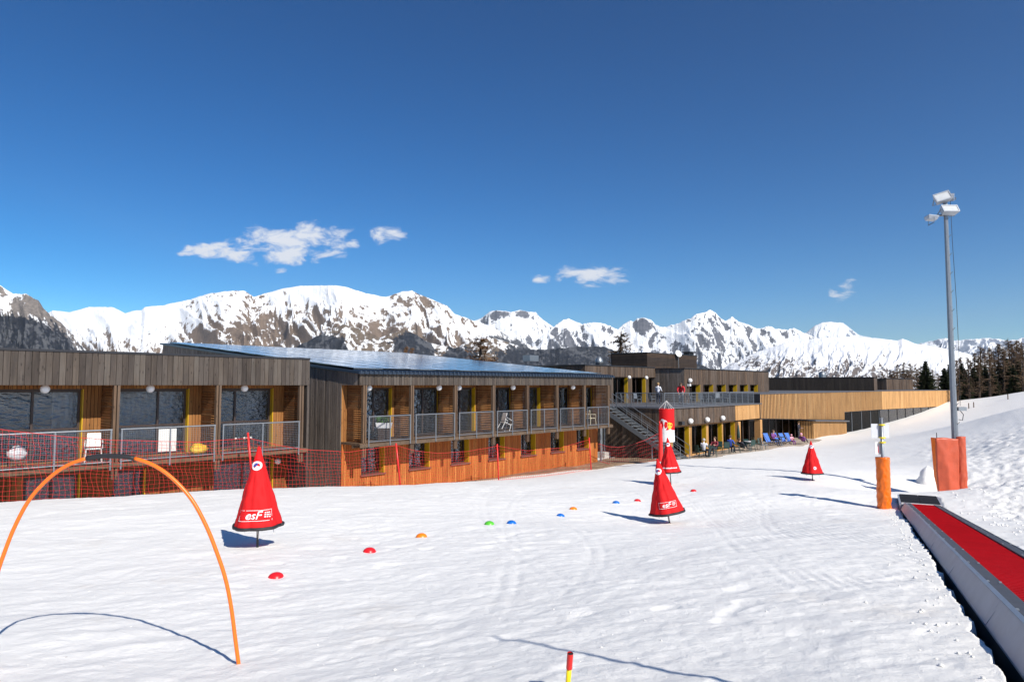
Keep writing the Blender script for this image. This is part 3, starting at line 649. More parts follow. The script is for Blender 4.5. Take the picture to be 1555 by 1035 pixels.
for i in range(n):
    x = ru0 + .03 + i * .24; m.hexa([(x, -.19, RZ(-.19) - .09), (x + .12, -.19, RZ(-.19) - .09), (x + .12, .35, RZ(.35) - .03), (x, .35, RZ(.35) - .03)], [(x + .03, -.19, RZ(-.19) + .05), (x + .09, -.19, RZ(-.19) + .05), (x + .09, .35, RZ(.35) + .05), (x + .03, .35, RZ(.35) + .05)])
part(m, 'roof_rib', 'roof_blue', lw)
pn = MB(); pw, ph = 1.535, 1.06; sl = .0985
pn.hexa([(0, 0, .0), (pw - .03, 0, .0), (pw - .03, ph - .03, sl * ph), (0, ph - .03, sl * ph)], [(0, 0, .04), (pw - .03, 0, .04), (pw - .03, ph - .03, sl * ph + .04), (0, ph - .03, sl * ph + .04)])
pm = pn.mesh('solar_panel', 'solar'); fo = OFFS[lw.name]
fr_ = MB(); bw = .022
for (x0, x1, y0, y1) in ((0, pw - .03, 0, bw), (0, pw - .03, ph - .03 - bw, ph - .03), (0, bw, bw, ph - .03 - bw), (pw - .03 - bw, pw - .03, bw, ph - .03 - bw)):
    fr_.hexa([(x0, y0, sl * y0 + .005), (x1, y0, sl * y0 + .005), (x1, y1, sl * y1 + .005), (x0, y1, sl * y1 + .005)], [(x0, y0, sl * y0 + .046), (x1, y0, sl * y0 + .046), (x1, y1, sl * y1 + .046), (x0, y1, sl * y1 + .046)])
frm = fr_.mesh('panel_frame', 'galv')
for i in range(12):
    for j in range(18):
        o = bpy.data.objects.new('solar_panel', pm); COL.objects.link(o); o.parent = lw
        y = .55 + j * ph; o.location = (ru0 + .25 + i * pw - fo[0], y - fo[1], RZ(y) + .06 - fo[2])
        f_ = bpy.data.objects.new('panel_frame', frm); COL.objects.link(f_); f_.parent = o
u_, z_ = UZ(806, 551, 15); part(MB().box(u_ - .6, u_ + .6, 14.6, 15.4, RZ(15) + .02, RZ(15) + .55), 'roof_vent', 'galv', lw)
hr = []
for k, r_ in enumerate((5.46, 8.40, 10.81, 13.71, 16.08, 18.96, 21.37)): hr.append((r_ - (1.62 if k % 2 else 1.50), r_, -2.36, -.12))
clad(lw, 'wall', 'honey_wood', U0 + .02, U1 - .02, -2.4, .0, D2, .11, hr)
for k, h in enumerate(hr): opening(lw, *h, D2, .22, (.42,), curtain=[(.5, .97), (.45, .97), (.05, .6), (.5, .98), (.1, .5), (.4, .97), (.2, .9)][k])
hw = []
for k, r_ in enumerate((5.03, 7.70, 10.35, 13.01, 15.60, 18.21, 20.75)): hw.append((r_ - 1.23, r_, -3.88, -2.56))
clad(lw, 'lower_wall', 'orange_wood', U0 + .02, U1 + .15, -5.3, -2.495, D2 - .05, .118, hw)
for k, h in enumerate(hw): opening(lw, *h, D2 - .05, .34, (.46,), curtain=[(.55, .97), (.5, .97), (.4, .9), (.5, .97), (.55, .97), (.3, .97), (.5, .97)][k], sill=True)
part(MB().box(U0 + .05, U1, -.02, 7, -2.49, -2.402), 'balcony_floor', 'post_wood', lw)
part(MB().box(U0 + .05, U1, -.06, -.023, -2.58, -2.43).box(U0 + .05, U1, .45, .53, -2.62, -2.492), 'edge_beam', 'beam_wood', lw)
for i, u in enumerate(pst):
    posts(lw, u, -.02, -2.98, -.004); screen(lw, u, .13, D2 - .01, -2.38, -.01)
for a, b in zip(pst[:-1], pst[1:]): railing(lw, ((a + .13, -.08), (b - .13, -.08)), -1.31, -2.35, cell=.07, foot=.2)
for px in (560, 666.6, 697, 779, 870): globe(lw, U(px, .3), .3, -.115, .14)
part(MB().tube((U1 + .2, 1.0, -4.9), (U1 + .2, 1.0, -2.5), .05, 10), 'downpipe', 'galv', lw)
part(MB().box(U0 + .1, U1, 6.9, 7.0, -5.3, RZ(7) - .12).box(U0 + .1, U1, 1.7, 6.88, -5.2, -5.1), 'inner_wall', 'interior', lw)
m = MB(); e = cuts(1.2, 20, .14, [])
for a, b in zip(e[:-1], e[1:]): m.box(U1 - .0, U1 + .03, a + .006, b - .006, -5.3, RZ(a) - .12)
part(m, 'end_wall', 'brown_wood', lw)
part(MB().box(U0 + .2, U1, 19.8, 19.95, -5.3, RZ(19.8) - .12), 'rear_wall', 'brown_wood', lw)

# ---------------------------------------------------------------- the terrace building
tb = froot('terrace_building', 42, 8, -5.2, 'weathered timber building with yellow window reveals behind a railed sun terrace', 'building')
TU0, TU1, DZ = 28.0, 39.6, -1.62
clad(tb, 'terrace_band', 'brown_wood', TU0, TU1, -2.88, DZ - .02, 0.0, .155)
clad(tb, 'terrace_flank', 'brown_wood', .03, 9, -5.4, DZ - .02, TU0, .16, along='w')
part(MB().box(TU0 - .08, TU1 + 5.4, -.1, 21, DZ - .016, DZ + .06), 'terrace_deck', 'roof_grey', tb)
part(MB().box(TU0 + .12, TU1, .11, 1.0, -2.97, -2.885), 'soffit', 'honey_wood', tb)
hd = [(r_ - 2.33, r_, -5.05, -2.98) for r_ in (32.16, 34.93, 37.70, 40.10)]; hd[3] = (37.95, 40.10, -5.05, -2.98)
clad(tb, 'door_wall', 'larch', TU0 + .12, TU1 + .7, -5.3, -2.975, .30, .11, hd)
for k, h in enumerate(hd): opening(tb, *h, .30, .36, (.5,), curtain=(.55, .97) if k == 1 else None, glass='pane_dark')
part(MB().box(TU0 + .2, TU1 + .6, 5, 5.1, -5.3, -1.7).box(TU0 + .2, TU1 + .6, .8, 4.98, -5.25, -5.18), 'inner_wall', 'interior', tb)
for px, py in ((1048.6, 639), (1074, 637), (1097.5, 634.5)): u_, z_ = UZ(px, py, -.2); globe(tb, u_, -.2, z_, .2)
u_, z_ = UZ(1034, 642, -.1); part(MB().box(u_ - .2, u_ + .2, -.3, -.02, z_ - .12, z_ + .12), 'wall_lamp', 'black_metal', tb)
hu = [(U(px1, 8.4, 572) - 2.25, U(px1, 8.4, 572), DZ + .08, .70) for px1 in (953, 980, 1004)]
clad(tb, 'upper_wall', 'brown_wood', 30.5, 41.6, DZ + .06, 1.58, 8.4, .16, hu)
for k, h in enumerate(hu): opening(tb, *h, 8.4, .35, (.5,), glass='pane_dark')
for px, py in ((955.5, 572.7), (981.6, 573.3)): u_, z_ = UZ(px, py, 8.1); globe(tb, u_, 8.1, z_, .16)
clad(tb, 'upper_flank', 'brown_wood', 8.45, 20, DZ + .06, 1.55, 30.5, .16, along='w')
part(MB().box(30.4, 41.5, 8.34, 20.1, 1.585, 1.66), 'roof', 'black_metal', tb)
hv = [(U(px1, 5.5, 590) - 2.0, U(px1, 5.5, 590), DZ - .2 + .28, .05) for px1 in (1063, 1082.7, 1101.7, 1119, 1135.5, 1150.6)]
clad(tb, 'front_wall', 'brown_wood', 41.6, 61.2, DZ + .06, 1.46, 5.5, .165, hv)
for k, h in enumerate(hv): opening(tb, *h, 5.5, .42, (.5,), glass='pane_dark', curtain=(.05, .3) if k in (2, 4) else None)
clad(tb, 'front_flank', 'flank_wood', 5.53, 20, DZ + .06, 1.46, 41.6, .165, along='w')
part(MB().box(41.5, 61.3, 5.42, 20.1, 1.465, 1.53), 'roof', 'black_metal', tb)
part(MB().box(30.7, 61, 12, 12.1, DZ + .07, 1.4).box(61.1, 61.2, 5.6, 20, DZ, 1.45), 'inner_wall', 'interior', tb)
u_, z_ = UZ(1048, 577.5, 5.3); globe(tb, u_, 5.3, z_, .2); part(MB().box(u_ - .28, u_ - .02, 5.2, 5.46, z_ - .5, z_ - .3), 'wall_lamp', 'white_paint', tb)
# chimney block, cowl, dish
ca0, za = UZ(983, 558, 9.5); ca1, zb = UZ(1058, 558, 9.5)
ch = MB().box(ca0, ca1, 9.52, 13.5, 1.5, 3.02); cb_ = part(ch, 'chimney_block', 'dark_wood', tb)
m = MB()
for i in range(11): m.box(ca0 - .02, ca1 + .02, 9.48, 9.515, 1.55 + i * .135, 1.55 + i * .135 + .115); m.box(ca0 - .035, ca0 - .003, 9.52, 13.4, 1.55 + i * .135, 1.55 + i * .135 + .115)
part(m, 'cladding_board', 'dark_plank', tb, cb_); part(MB().box(ca0 - .06, ca1 + .06, 9.44, 13.5, 3.025, 3.09), 'cap', 'black_metal', tb, cb_)
u_ = U(1045.5, 10.5, 530); m = MB()
for dx in (-.45, -.15, .15, .45):
    for dy in (-.3, .3): m.box(u_ + dx - .05, u_ + dx + .05, 10.5 + dy - .05, 10.5 + dy + .05, 3.09, 3.42)
m.box(u_ - .55, u_ + .55, 10.05, 10.95, 3.425, 3.52); part(m, 'chimney_cap', 'black_metal', tb)
u_, z_ = UZ(1030.5, 536.5, 9.2); m = MB()
prof = [(.02, .10), (.15, .09), (.28, .06), (.37, .0), (.36, .0), (.27, .045), (.14, .075), (.02, .085)]
vs = []; k = 18; dcx = Vector((-.35, -.85, .4)).normalized(); ex = dcx.cross(Vector((0, 0, 1))).normalized(); ey = ex.cross(dcx)
for (r_, h) in prof:
    for j in range(k): a = 2 * math.pi * j / k; vs.append(Vector((u_, 9.2, z_)) + (ex * math.cos(a) + ey * math.sin(a)) * r_ - dcx * h)
fs = [(i * k + j, i * k + (j + 1) % k, (i + 1) * k + (j + 1) % k, (i + 1) * k + j) for i in range(len(prof) - 1) for j in range(k)]
m.add(vs, fs); dsh = part(m, 'satellite_dish', 'white_paint', tb, None, True)
part(MB().tube((u_ + .1, 9.25, 1.5), (u_ + .02, 9.28, z_), .03, 8), 'mast', 'galv', tb, dsh)
u_, z_ = UZ(910, 551, 10); m = MB().lathe([(.30, 0), (.30, .25), (.36, .28), (.34, .5), (.24, .72), (.12, .86), (.02, .9)], (u_, 10, 1.6), 18); part(m, 'vent_cowl', 'galv', tb, None, True)
# terrace railing and steel stair
railing(tb, ((TU0, -.02), (TU0 + 5.4, -.02)), -.56, DZ + .1, cell=.12, npost=4, wire=.005); railing(tb, ((TU0 + 5.5, -.02), (TU0 + 10.5, -.02)), -.56, DZ + .1, cell=.12, npost=4, wire=.005)
railing(tb, ((TU0 + 10.6, -.02), (TU0 + 15.4, -.02)), -.56, DZ + .1, cell=.12, npost=4, wire=.005); railing(tb, ((TU0, .05), (TU0, 3.9)), -.56, DZ + .1, cell=.12, npost=3, wire=.005)
stt = froot('steel_staircase', 27.3, 1, -5.0, 'galvanised steel outdoor staircase climbing from the snow to the sun terrace', 'staircase')
SU0, SU1, SWt, SWb, SZb = 26.55, 27.85, 4.1, -1.95, -5.02; nst = 18
for i in range(nst):
    f_ = (i + .5) / nst; wv = SWt + (SWb - SWt) * f_; zv_ = DZ + (SZb - DZ) * f_
    piece('tread', 'galv_dark', stt, SU0 + .05, SU1 - .05, wv - .15, wv + .15, zv_ - .02, zv_ + .02)
for u in (SU0, SU1):
    part(MB().hexa([(u - .02, SWt, DZ - .25), (u + .02, SWt, DZ - .25), (u + .02, SWb, SZb - .2), (u - .02, SWb, SZb - .2)], [(u - .02, SWt, DZ + .1), (u + .02, SWt, DZ + .1), (u + .02, SWb, SZb + .12), (u - .02, SWb, SZb + .12)]), 'stringer', 'galv_dark', stt)
    for h in (.35, .65, 1.02):
        part(MB().tube((u, SWt + (1.2 if h > 1 else 0), DZ + h) if False else (u, SWt, DZ + h), (u, SWb, SZb + h), .022 if h > 1 else .014, 8), 'handrail', 'galv', stt)
    for i in range(6):
        f_ = i / 5; wv = SWt + (SWb - SWt) * f_; zv_ = DZ + (SZb - DZ) * f_
        piece('baluster', 'galv', stt, u - .017, u + .017, wv - .017, wv + .017, zv_, zv_ + 1.02)
part(MB().box(SU0, TU0 - .09, SWt + .02, 6.2, DZ - .06, DZ + .02), 'landing', 'galv_dark', stt)
railing(stt, ((SU0, SWt), (SU0, 6.2)), DZ + 1.05, DZ + .1, cell=.12, npost=2, name='landing_rail', wire=.005)
for (u, ww) in ((SU0 + .05, SWt + .1), (SU0 + .4, SWt + .1)):
    part(MB().tube((u, ww, -4.75), (u, ww, DZ - .06), .055, 10), 'support_post', 'galv', stt)
part(MB().box(SU0 - .15, SU0 + .6, SWt - .25, SWt + .35, -5.2, -4.72), 'footing', 'concrete', stt)
part(MB().tube((SU0 + .1, .2, -5.1), (SU0 + .1, .2, -3.75), .05, 10), 'support_post', 'galv', stt)

# ---------------------------------------------------------------- the restaurant
rs = froot('restaurant', 60, 4, -5.4, 'low restaurant clad in fresh honey-coloured larch above a dark glazed ground floor', 'building')
clad(rs, 'link_band', 'larch', TU1 + .02, 44.6, -2.86, DZ - .02, -.02, .13)
m = MB(); mk = MB(); e = cuts(44.7, 85.3, .34, []); BB = lambda u: -2.88 - 1.02 * (u - 44.7) / 24 if u < 68.7 else -3.02 - .14 * (u - 68.7) / 16.6
for a, b in zip(e[:-1], e[1:]): m.box(a + .095, b - .095, -.05, -.02, BB(a), -.80); mk.box(a, b, -.018, .06, BB(a), -.80)
part(m, 'band', 'larch', rs); part(mk, 'wall_core', 'dark_wood', rs)
part(MB().box(44.62, 85.35, -.10, 18, -.79, -.73), 'roof', 'roof_grey', rs)
part(MB().box(44.62, 44.69, -.08, 12, -2.9, -.8), 'end_panel', 'black_metal', rs)
for ua, ub in ((44.7, 68.69), (68.71, 85.2)): part(MB().hexa([(ua, .065, BB(ua) - .06), (ub, .065, BB(ub) - .06), (ub, 1.6, BB(ub) - .06), (ua, 1.6, BB(ua) - .06)], [(ua, .065, BB(ua)), (ub, .065, BB(ub)), (ub, 1.6, BB(ub)), (ua, 1.6, BB(ua))]), 'soffit', 'frame_brown', rs)
gl = MB(); gm = MB()
def glazing(u0, u1, z0, z1, ww, n, mat='frame_brown'):
    f = MB()
    for i in range(n + 1): x = u0 + (u1 - u0) * i / n; f.box(x - .06, x + .06, ww - .05, ww + .05, z0, z1)
    f.box(u0, u1, ww - .045, ww + .045, z1 - .14, z1 - .001); g = part(f, 'glazing', mat, rs)
    for i in range(n): a = u0 + (u1 - u0) * i / n; b = u0 + (u1 - u0) * (i + 1) / n; part(MB().box(a + .07, b - .07, ww - .005, ww + .005, z0, z1 - .15), 'pane', 'pane_dark', rs, g)
glazing(40.4, 44.4, -5.3, -2.88, .9, 3); glazing(45.3, 57.4, -5.4, -3.07, 1.5, 7); glazing(68.9, 85.2, -5.8, -3.0, .35, 4, 'galv_dark')
for u in (40.35, 44.9): part(MB().box(u - .22, u + .22, -.02, .5, -5.4, -2.98), 'column', 'larch', rs)
AT = lambda u: -3.62 - .48 * (u - 57.5) / 11.2
part(MB().hexa([(57.5, -.3, -5.9), (68.6, -.3, -5.9), (68.6, 1.2, -5.9), (57.5, 1.2, -5.9)], [(57.5, -.3, AT(57.5)), (68.6, -.3, AT(68.6)), (68.6, 1.2, AT(68.6)), (57.5, 1.2, AT(57.5))]), 'annex', 'dark_wood', rs)
m = MB(); e = cuts(57.5, 68.6, .34, [])
for a, b in zip(e[:-1], e[1:]): m.box(a + .08, b - .08, -.33, -.303, -5.9, AT(b))
part(m, 'annex_cladding', 'larch', rs); clad(rs, 'annex_side', 'larch', -.36, 1.2, -5.9, AT(57.5), 57.43, .27, along='w', gap=.06, back=False)
part(MB().hexa([(57.3, -.6, AT(57.3) + .005), (68.75, -.6, AT(68.75) + .005), (68.75, 1.2, AT(68.75) + .1), (57.3, 1.2, AT(57.3) + .1)], [(57.3, -.6, AT(57.3) + .12), (68.75, -.6, AT(68.75) + .12), (68.75, 1.2, AT(68.75) + .22), (57.3, 1.2, AT(57.3) + .22)]), 'annex_roof', 'roof_grey', rs)
part(MB().box(45, 85, 10, 10.1, -5.8, -.9).box(45, 85, 1.6, 9.9, -5.7, -5.6), 'inner_wall', 'interior', rs)
# right-hand face of the restaurant, turned a little
pA = W(85.3, -.06, 0); pB = Vector((67.5, 105.5, 0)); dirn = (pB - pA); LR = dirn.length; ang = math.atan2(dirn.y, dirn.x)
def rface(mb, name, mat, par=None):
    """pieces given along the turned face: x along it, y inwards"""
    c, s_ = math.cos(ang), math.sin(ang); vv = []
    for (x, y, z) in mb.v:
        X, Y = pA.x + c * x - s_ * y, pA.y + s_ * x + c * y; u, ww = to_frame(X, Y); vv.append((u, ww, z))
    mb.v = vv; return part(mb, name, mat, rs, par)
m = MB(); e = cuts(0.05, LR, .24, [])
for a, b in zip(e[:-1], e[1:]): m.box(a + .01, b - .01, 0, .05, -3.17, -.80)
rface(m, 'band', 'larch'); rface(MB().box(0, LR, .055, .4, -3.2, -.81), 'wall_core', 'dark_wood'); rface(MB().box(0, LR + .05, -.05, 20, -.795, -.735), 'roof', 'roof_grey')
m = MB()
for i in range(9): x = .1 + (LR - 2.5) * i / 8; m.box(x - .06, x + .06, .3, .4, -5.6, -3.21)
g = rface(m, 'glazing', 'black_metal')
for i in range(8): a = .1 + (LR - 2.5) * i / 8; rface(MB().box(a + .07, a + (LR - 2.5) / 8 - .07, .34, .35, -5.6, -3.21), 'pane', 'pane', g)
m = MB(); e = cuts(LR - 2.3, LR, .24, [])
for a, b in zip(e[:-1], e[1:]): m.box(a + .01, b - .01, 0.002, .05, -5.8, -3.175)
rface(m, 'corner_cladding', 'larch')

# ---------------------------------------------------------------- dark service buildings behind
def plainbox(name, p0, p1, depth, z0, z1, mat, label, step=.3, trim=True):
    p0, p1 = Vector((*p0, 0)), Vector((*p1, 0)); d = p1 - p0; L = d.length; a_ = math.atan2(d.y, d.x)
    o = empty(name, (p0.x, p0.y, z0), a_, label, 'building'); m = MB(); e = cuts(0, L, step, [])
    for a, b in zip(e[:-1], e[1:]): m.box(a + .012, b - .012, 0, .05, 0, z1 - z0)
    m.build('wall', mat, o)
    m = MB(); e = cuts(.06, depth, step, [])
    for a, b in zip(e[:-1], e[1:]): m.box(L - .05, L, a + .012, b - .012, 0, z1 - z0)
    for a, b in zip(e[:-1], e[1:]): m.box(0, .05, a + .012, b - .012, 0, z1 - z0)
    m.build('side_wall', 'brown_wood', o); MB().box(.055, L - .055, .055, depth, 0, z1 - z0 - .05).build('wall_core', 'dark_wood', o)
    MB().box(-.05, L + .05, -.05, depth + .05, z1 - z0 + .002, z1 - z0 + .09).build('roof', 'black_metal', o); return o, L
a, b = at(1160, 574, 97), at(1327, 573, 90)
sb, L_ = plainbox('service_building', (a.x, a.y), (b.x, b.y), 9, -6, .98, 'dark_wood', 'long near-black timber building with flat roof behind the larch restaurant')  # front wall darker than the brown side walls
MB().lathe([(.5, 0), (.5, .5), (.42, .8), (.2, .95), (.02, 1.0)], (L_ * .52, 4, 7.0), 14).build('roof_vent', 'galv', sb)
a, b = at(1346, 575, 104), at(1386, 575, 112)
sb2, L_ = plainbox('service_building', (a.x, a.y), (b.x, b.y), 8, -5.0, .95, 'brown_wood', 'small grey timber building with an open post gallery next to the fir tree')

# ================================================================== GROUND COVER NEXT TO THE BUILDINGS
def sheet(name, label, pts, mat, lift=.02, n=26, m_=10, rag=.25, drop=True):
    """a strip on the ground between two frame polylines (inner, outer)"""
    inner, outer = pts; vs = []; fs = []
    def lerp(pl, t):
        k = t * (len(pl) - 1); i = min(int(k), len(pl) - 2); f = k - i; return [pl[i][j] + (pl[i + 1][j] - pl[i][j]) * f for j in (0, 1)]
    xs = []; ys = []
    for i in range(n + 1):
        a = lerp(inner, i / n); b = lerp(outer, i / n)
        for j in range(m_ + 1):
            f = j / m_; ww = a[1] + (b[1] - a[1]) * f + (rag * float(perlin(i * .37, f * 2.0, 60)) if j == m_ else 0); p = W(a[0] + (b[0] - a[0]) * f, ww, 0); xs.append(p.x); ys.append(p.y)
    zs = ground(np.array(xs), np.array(ys)) + lift + .04 * fbm(np.array(xs) / .5, np.array(ys) / .5, 3, 66)
    vs = []
    for k, (x, y, z) in enumerate(zip(xs, ys, zs)):
        j = k % (m_ + 1); vs.append((x, y, z - (.10 if j == m_ else 0)))
    for i in range(n):
        for j in range(m_): k = i * (m_ + 1) + j; fs.append((k, k + m_ + 1, k + m_ + 2, k + 1))
    mb = MB(); mb.add(vs, fs, 0); o = mb.build(name, mat, None, (0, 0, 0), True); return tag(o, label, kind='structure')
sheet('bare_ground', 'strip of brown thawed earth along the orange ground floor wall', ([(9.5, 1.3), (14, 1.3), (19, 1.3), (23, 2.5), (27.5, 3.6)], [(9.5, 1.0), (14, .3), (18, -.35), (22.3, -1.2), (26.2, -1.4)]), 'earth', .05, 60, 10)
sheet('terrace_floor', 'tan paved cafe terrace in front of the glass doors', ([(28.2, .6), (46, 1.3), (57, 1.4)], [(28.6, -1.9), (46, -2.9), (56.5, -1.6)]), 'paving', .05, 60, 8)

# ================================================================== SAFETY NETS
MT['net_red'] = plain('red_net_cord', (.62, .025, .022), .6, var=.08)
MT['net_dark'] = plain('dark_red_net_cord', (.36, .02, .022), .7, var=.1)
MT['red_pole'] = plain('red_plastic_pole', (.68, .022, .018), .4, var=.05)
MT['orange'] = plain('orange_plastic', (.88, .17, .012), .35, var=.04)
MT['black_rubber'] = plain('black_rubber', (.018, .018, .02), .6, var=.1)
def net(label, tops, bots, cell=.15, rad=.0046, mat='net_red', group=None):
    """netting between a top cord and a bottom cord given as world polylines"""
    tops = [Vector(p) for p in tops]; bots = [Vector(p) for p in bots]
    def interp(pl, t):
        d = [0]
        for a, b in zip(pl[:-1], pl[1:]): d.append(d[-1] + (b - a).length)
        x = t * d[-1]
        for i in range(len(pl) - 1):
            if x <= d[i + 1] + 1e-9: f = (x - d[i]) / max(1e-9, d[i + 1] - d[i]); return pl[i].lerp(pl[i + 1], f)
        return pl[-1]
    L = sum((b - a).length for a, b in zip(tops[:-1], tops[1:])); n = max(4, int(L / cell)); H = (tops[0] - bots[0]).length; k = max(4, int(H / cell))
    c = (tops[0] + bots[0]) / 2; base = bots[0].lerp(bots[-1], .5); root = empty('safety_net', base, 0, label, 'net', group or 'red safety nets in front of the lodges')
    g = [[interp(bots, i / n).lerp(interp(tops, i / n), j / k) + Vector((.02 * math.sin(i * .9 + j), .03 * math.sin(i * .23 + j * .8), .018 * math.sin(i * .7 + j * 1.3))) * (1 if 0 < j < k else .2) for j in range(k + 1)] for i in range(n + 1)]
    m = MB()
    for i in range(n + 1): m.path(g[i], rad, 3, False)
    for j in range(1, k): m.path([g[i][j] for i in range(n + 1)], rad, 3, False)
    o = m.build('netting', mat, root, base); o['kind'] = 'stuff'
    MB().path([g[i][k] for i in range(n + 1)], rad * 1.9, 5).build('top_cord', mat, root, base); MB().path([g[i][0] for i in range(n + 1)], rad * 1.9, 5).build('bottom_cord', mat, root, base)
    return root
def pt(px, py, ww): u, z = UZ(px, py, ww); return W(u, ww, z)
def low(px, ww, py=700, lift=.03): u = U(px, ww, py); p = W(u, ww, 0); p.z = gz(p.x, p.y) + lift; return p
net('red safety net drooping in front of the near timber block', [pt(-110, 640, -1.15), pt(-30, 648, -1.15), pt(80, 661, -1.15), pt(171, 668, -1.15), pt(300, 671, -1.15), pt(376, 665, -1.15)], [low(x, -1.3, 760) for x in (-110, -30, 80, 171, 300, 381)], .14)
net('red safety net across the silvered flank wall between the two lodges', [pt(379, 665, -1.1), pt(420, 675, -1.1), pt(460, 682, -1.1), pt(530, 686, -1.1), pt(601, 676, -1.1)], [low(x, -1.2, 745) for x in (383, 430, 480, 540, 607)], .14)
net('red safety net in front of the first orange ground-floor windows of the wing', [pt(602, 676, -1.1), pt(630, 684, -1.1), pt(665, 688, -1.1), pt(710, 685, -1.1), pt(755, 677, -1.0)], [low(x, -1.1, 740) for x in (608, 640, 690, 757)], .14)
net('red safety net ending at the bare earth strip', [pt(756, 677, -1.0), pt(800, 684, -1.0), pt(850, 680, -.9), pt(895, 667, -.8)], [low(x, -1.0, 725) for x in (757, 800, 850, 897)], .15)
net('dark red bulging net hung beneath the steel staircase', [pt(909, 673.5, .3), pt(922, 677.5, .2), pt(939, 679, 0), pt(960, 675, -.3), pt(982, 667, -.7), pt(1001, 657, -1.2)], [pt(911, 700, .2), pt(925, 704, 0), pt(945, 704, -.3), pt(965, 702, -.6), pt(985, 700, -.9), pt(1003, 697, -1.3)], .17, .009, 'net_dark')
def netpole(label, px0, py0, px1, py1, ww, r=.028):
    a = pt(px1, py1, ww); b = pt(px0, py0, ww); a.z = gz(a.x, a.y) - .15; o = empty('net_pole', (a.x, a.y, a.z + .15), 0, label, 'pole', 'red poles holding the nets')
    MB().tube(a, b, r, 10).build('shaft', 'red_pole', o, tuple(o.location), True); MB().ball(b, r * 1.25, 10, 6).build('cap', 'red_pole', o, tuple(o.location), True)
netpole('thin leaning red net pole behind the large red cone', 376.5, 658, 386, 752, -1.1, .034)
netpole('leaning red net pole before the first ground-floor window of the wing', 601.5, 674, 609, 743, -1.1, .036)
netpole('upright red net pole halfway along the orange wall', 755, 675, 757.5, 729.5, -1.0, .034)
netpole('red net pole beside the bare earth strip at the end of the wing', 894.5, 665, 898, 714, -.8, .036)

# ================================================================== SKI-SCHOOL CONES
MT['cone_red'] = plain('red_nylon', (.60, .012, .014), .75, var=.10, scale=3, bstr=.25, bscale=14, spec=.2)
MT['logo_white'] = plain('printed_white', (.80, .80, .80), .6, var=.02)
MT['logo_blue'] = plain('printed_blue', (.03, .06, .30), .6, var=.02)
MT['strap'] = plain('white_strap', (.7, .68, .64), .7, var=.05)
def text_mesh(body, size, shear=.25, bold=.0015):
    cu = bpy.data.curves.new('lettering', 'FONT'); cu.body = body; cu.size = size; cu.shear = shear; cu.offset = bold; cu.resolution_u = 3; cu.align_x = 'CENTER'; cu.align_y = 'CENTER'
    o = bpy.data.objects.new('lettering', cu); COL.objects.link(o); bpy.context.view_layer.update()
    me = bpy.data.meshes.new_from_object(o.evaluated_get(bpy.context.evaluated_depsgraph_get())); bpy.data.objects.remove(o)
    bm = bmesh.new(); bm.from_mesh(me); bmesh.ops.triangulate(bm, faces=bm.faces[:])
    bmesh.ops.subdivide_edges(bm, edges=[e for e in bm.edges if e.calc_length() > size * .25], cuts=1)
    vs = [tuple(v.co) for v in bm.verts]; fs = [tuple(v.index for v in f.verts) for f in bm.faces]; bm.free(); return vs, fs
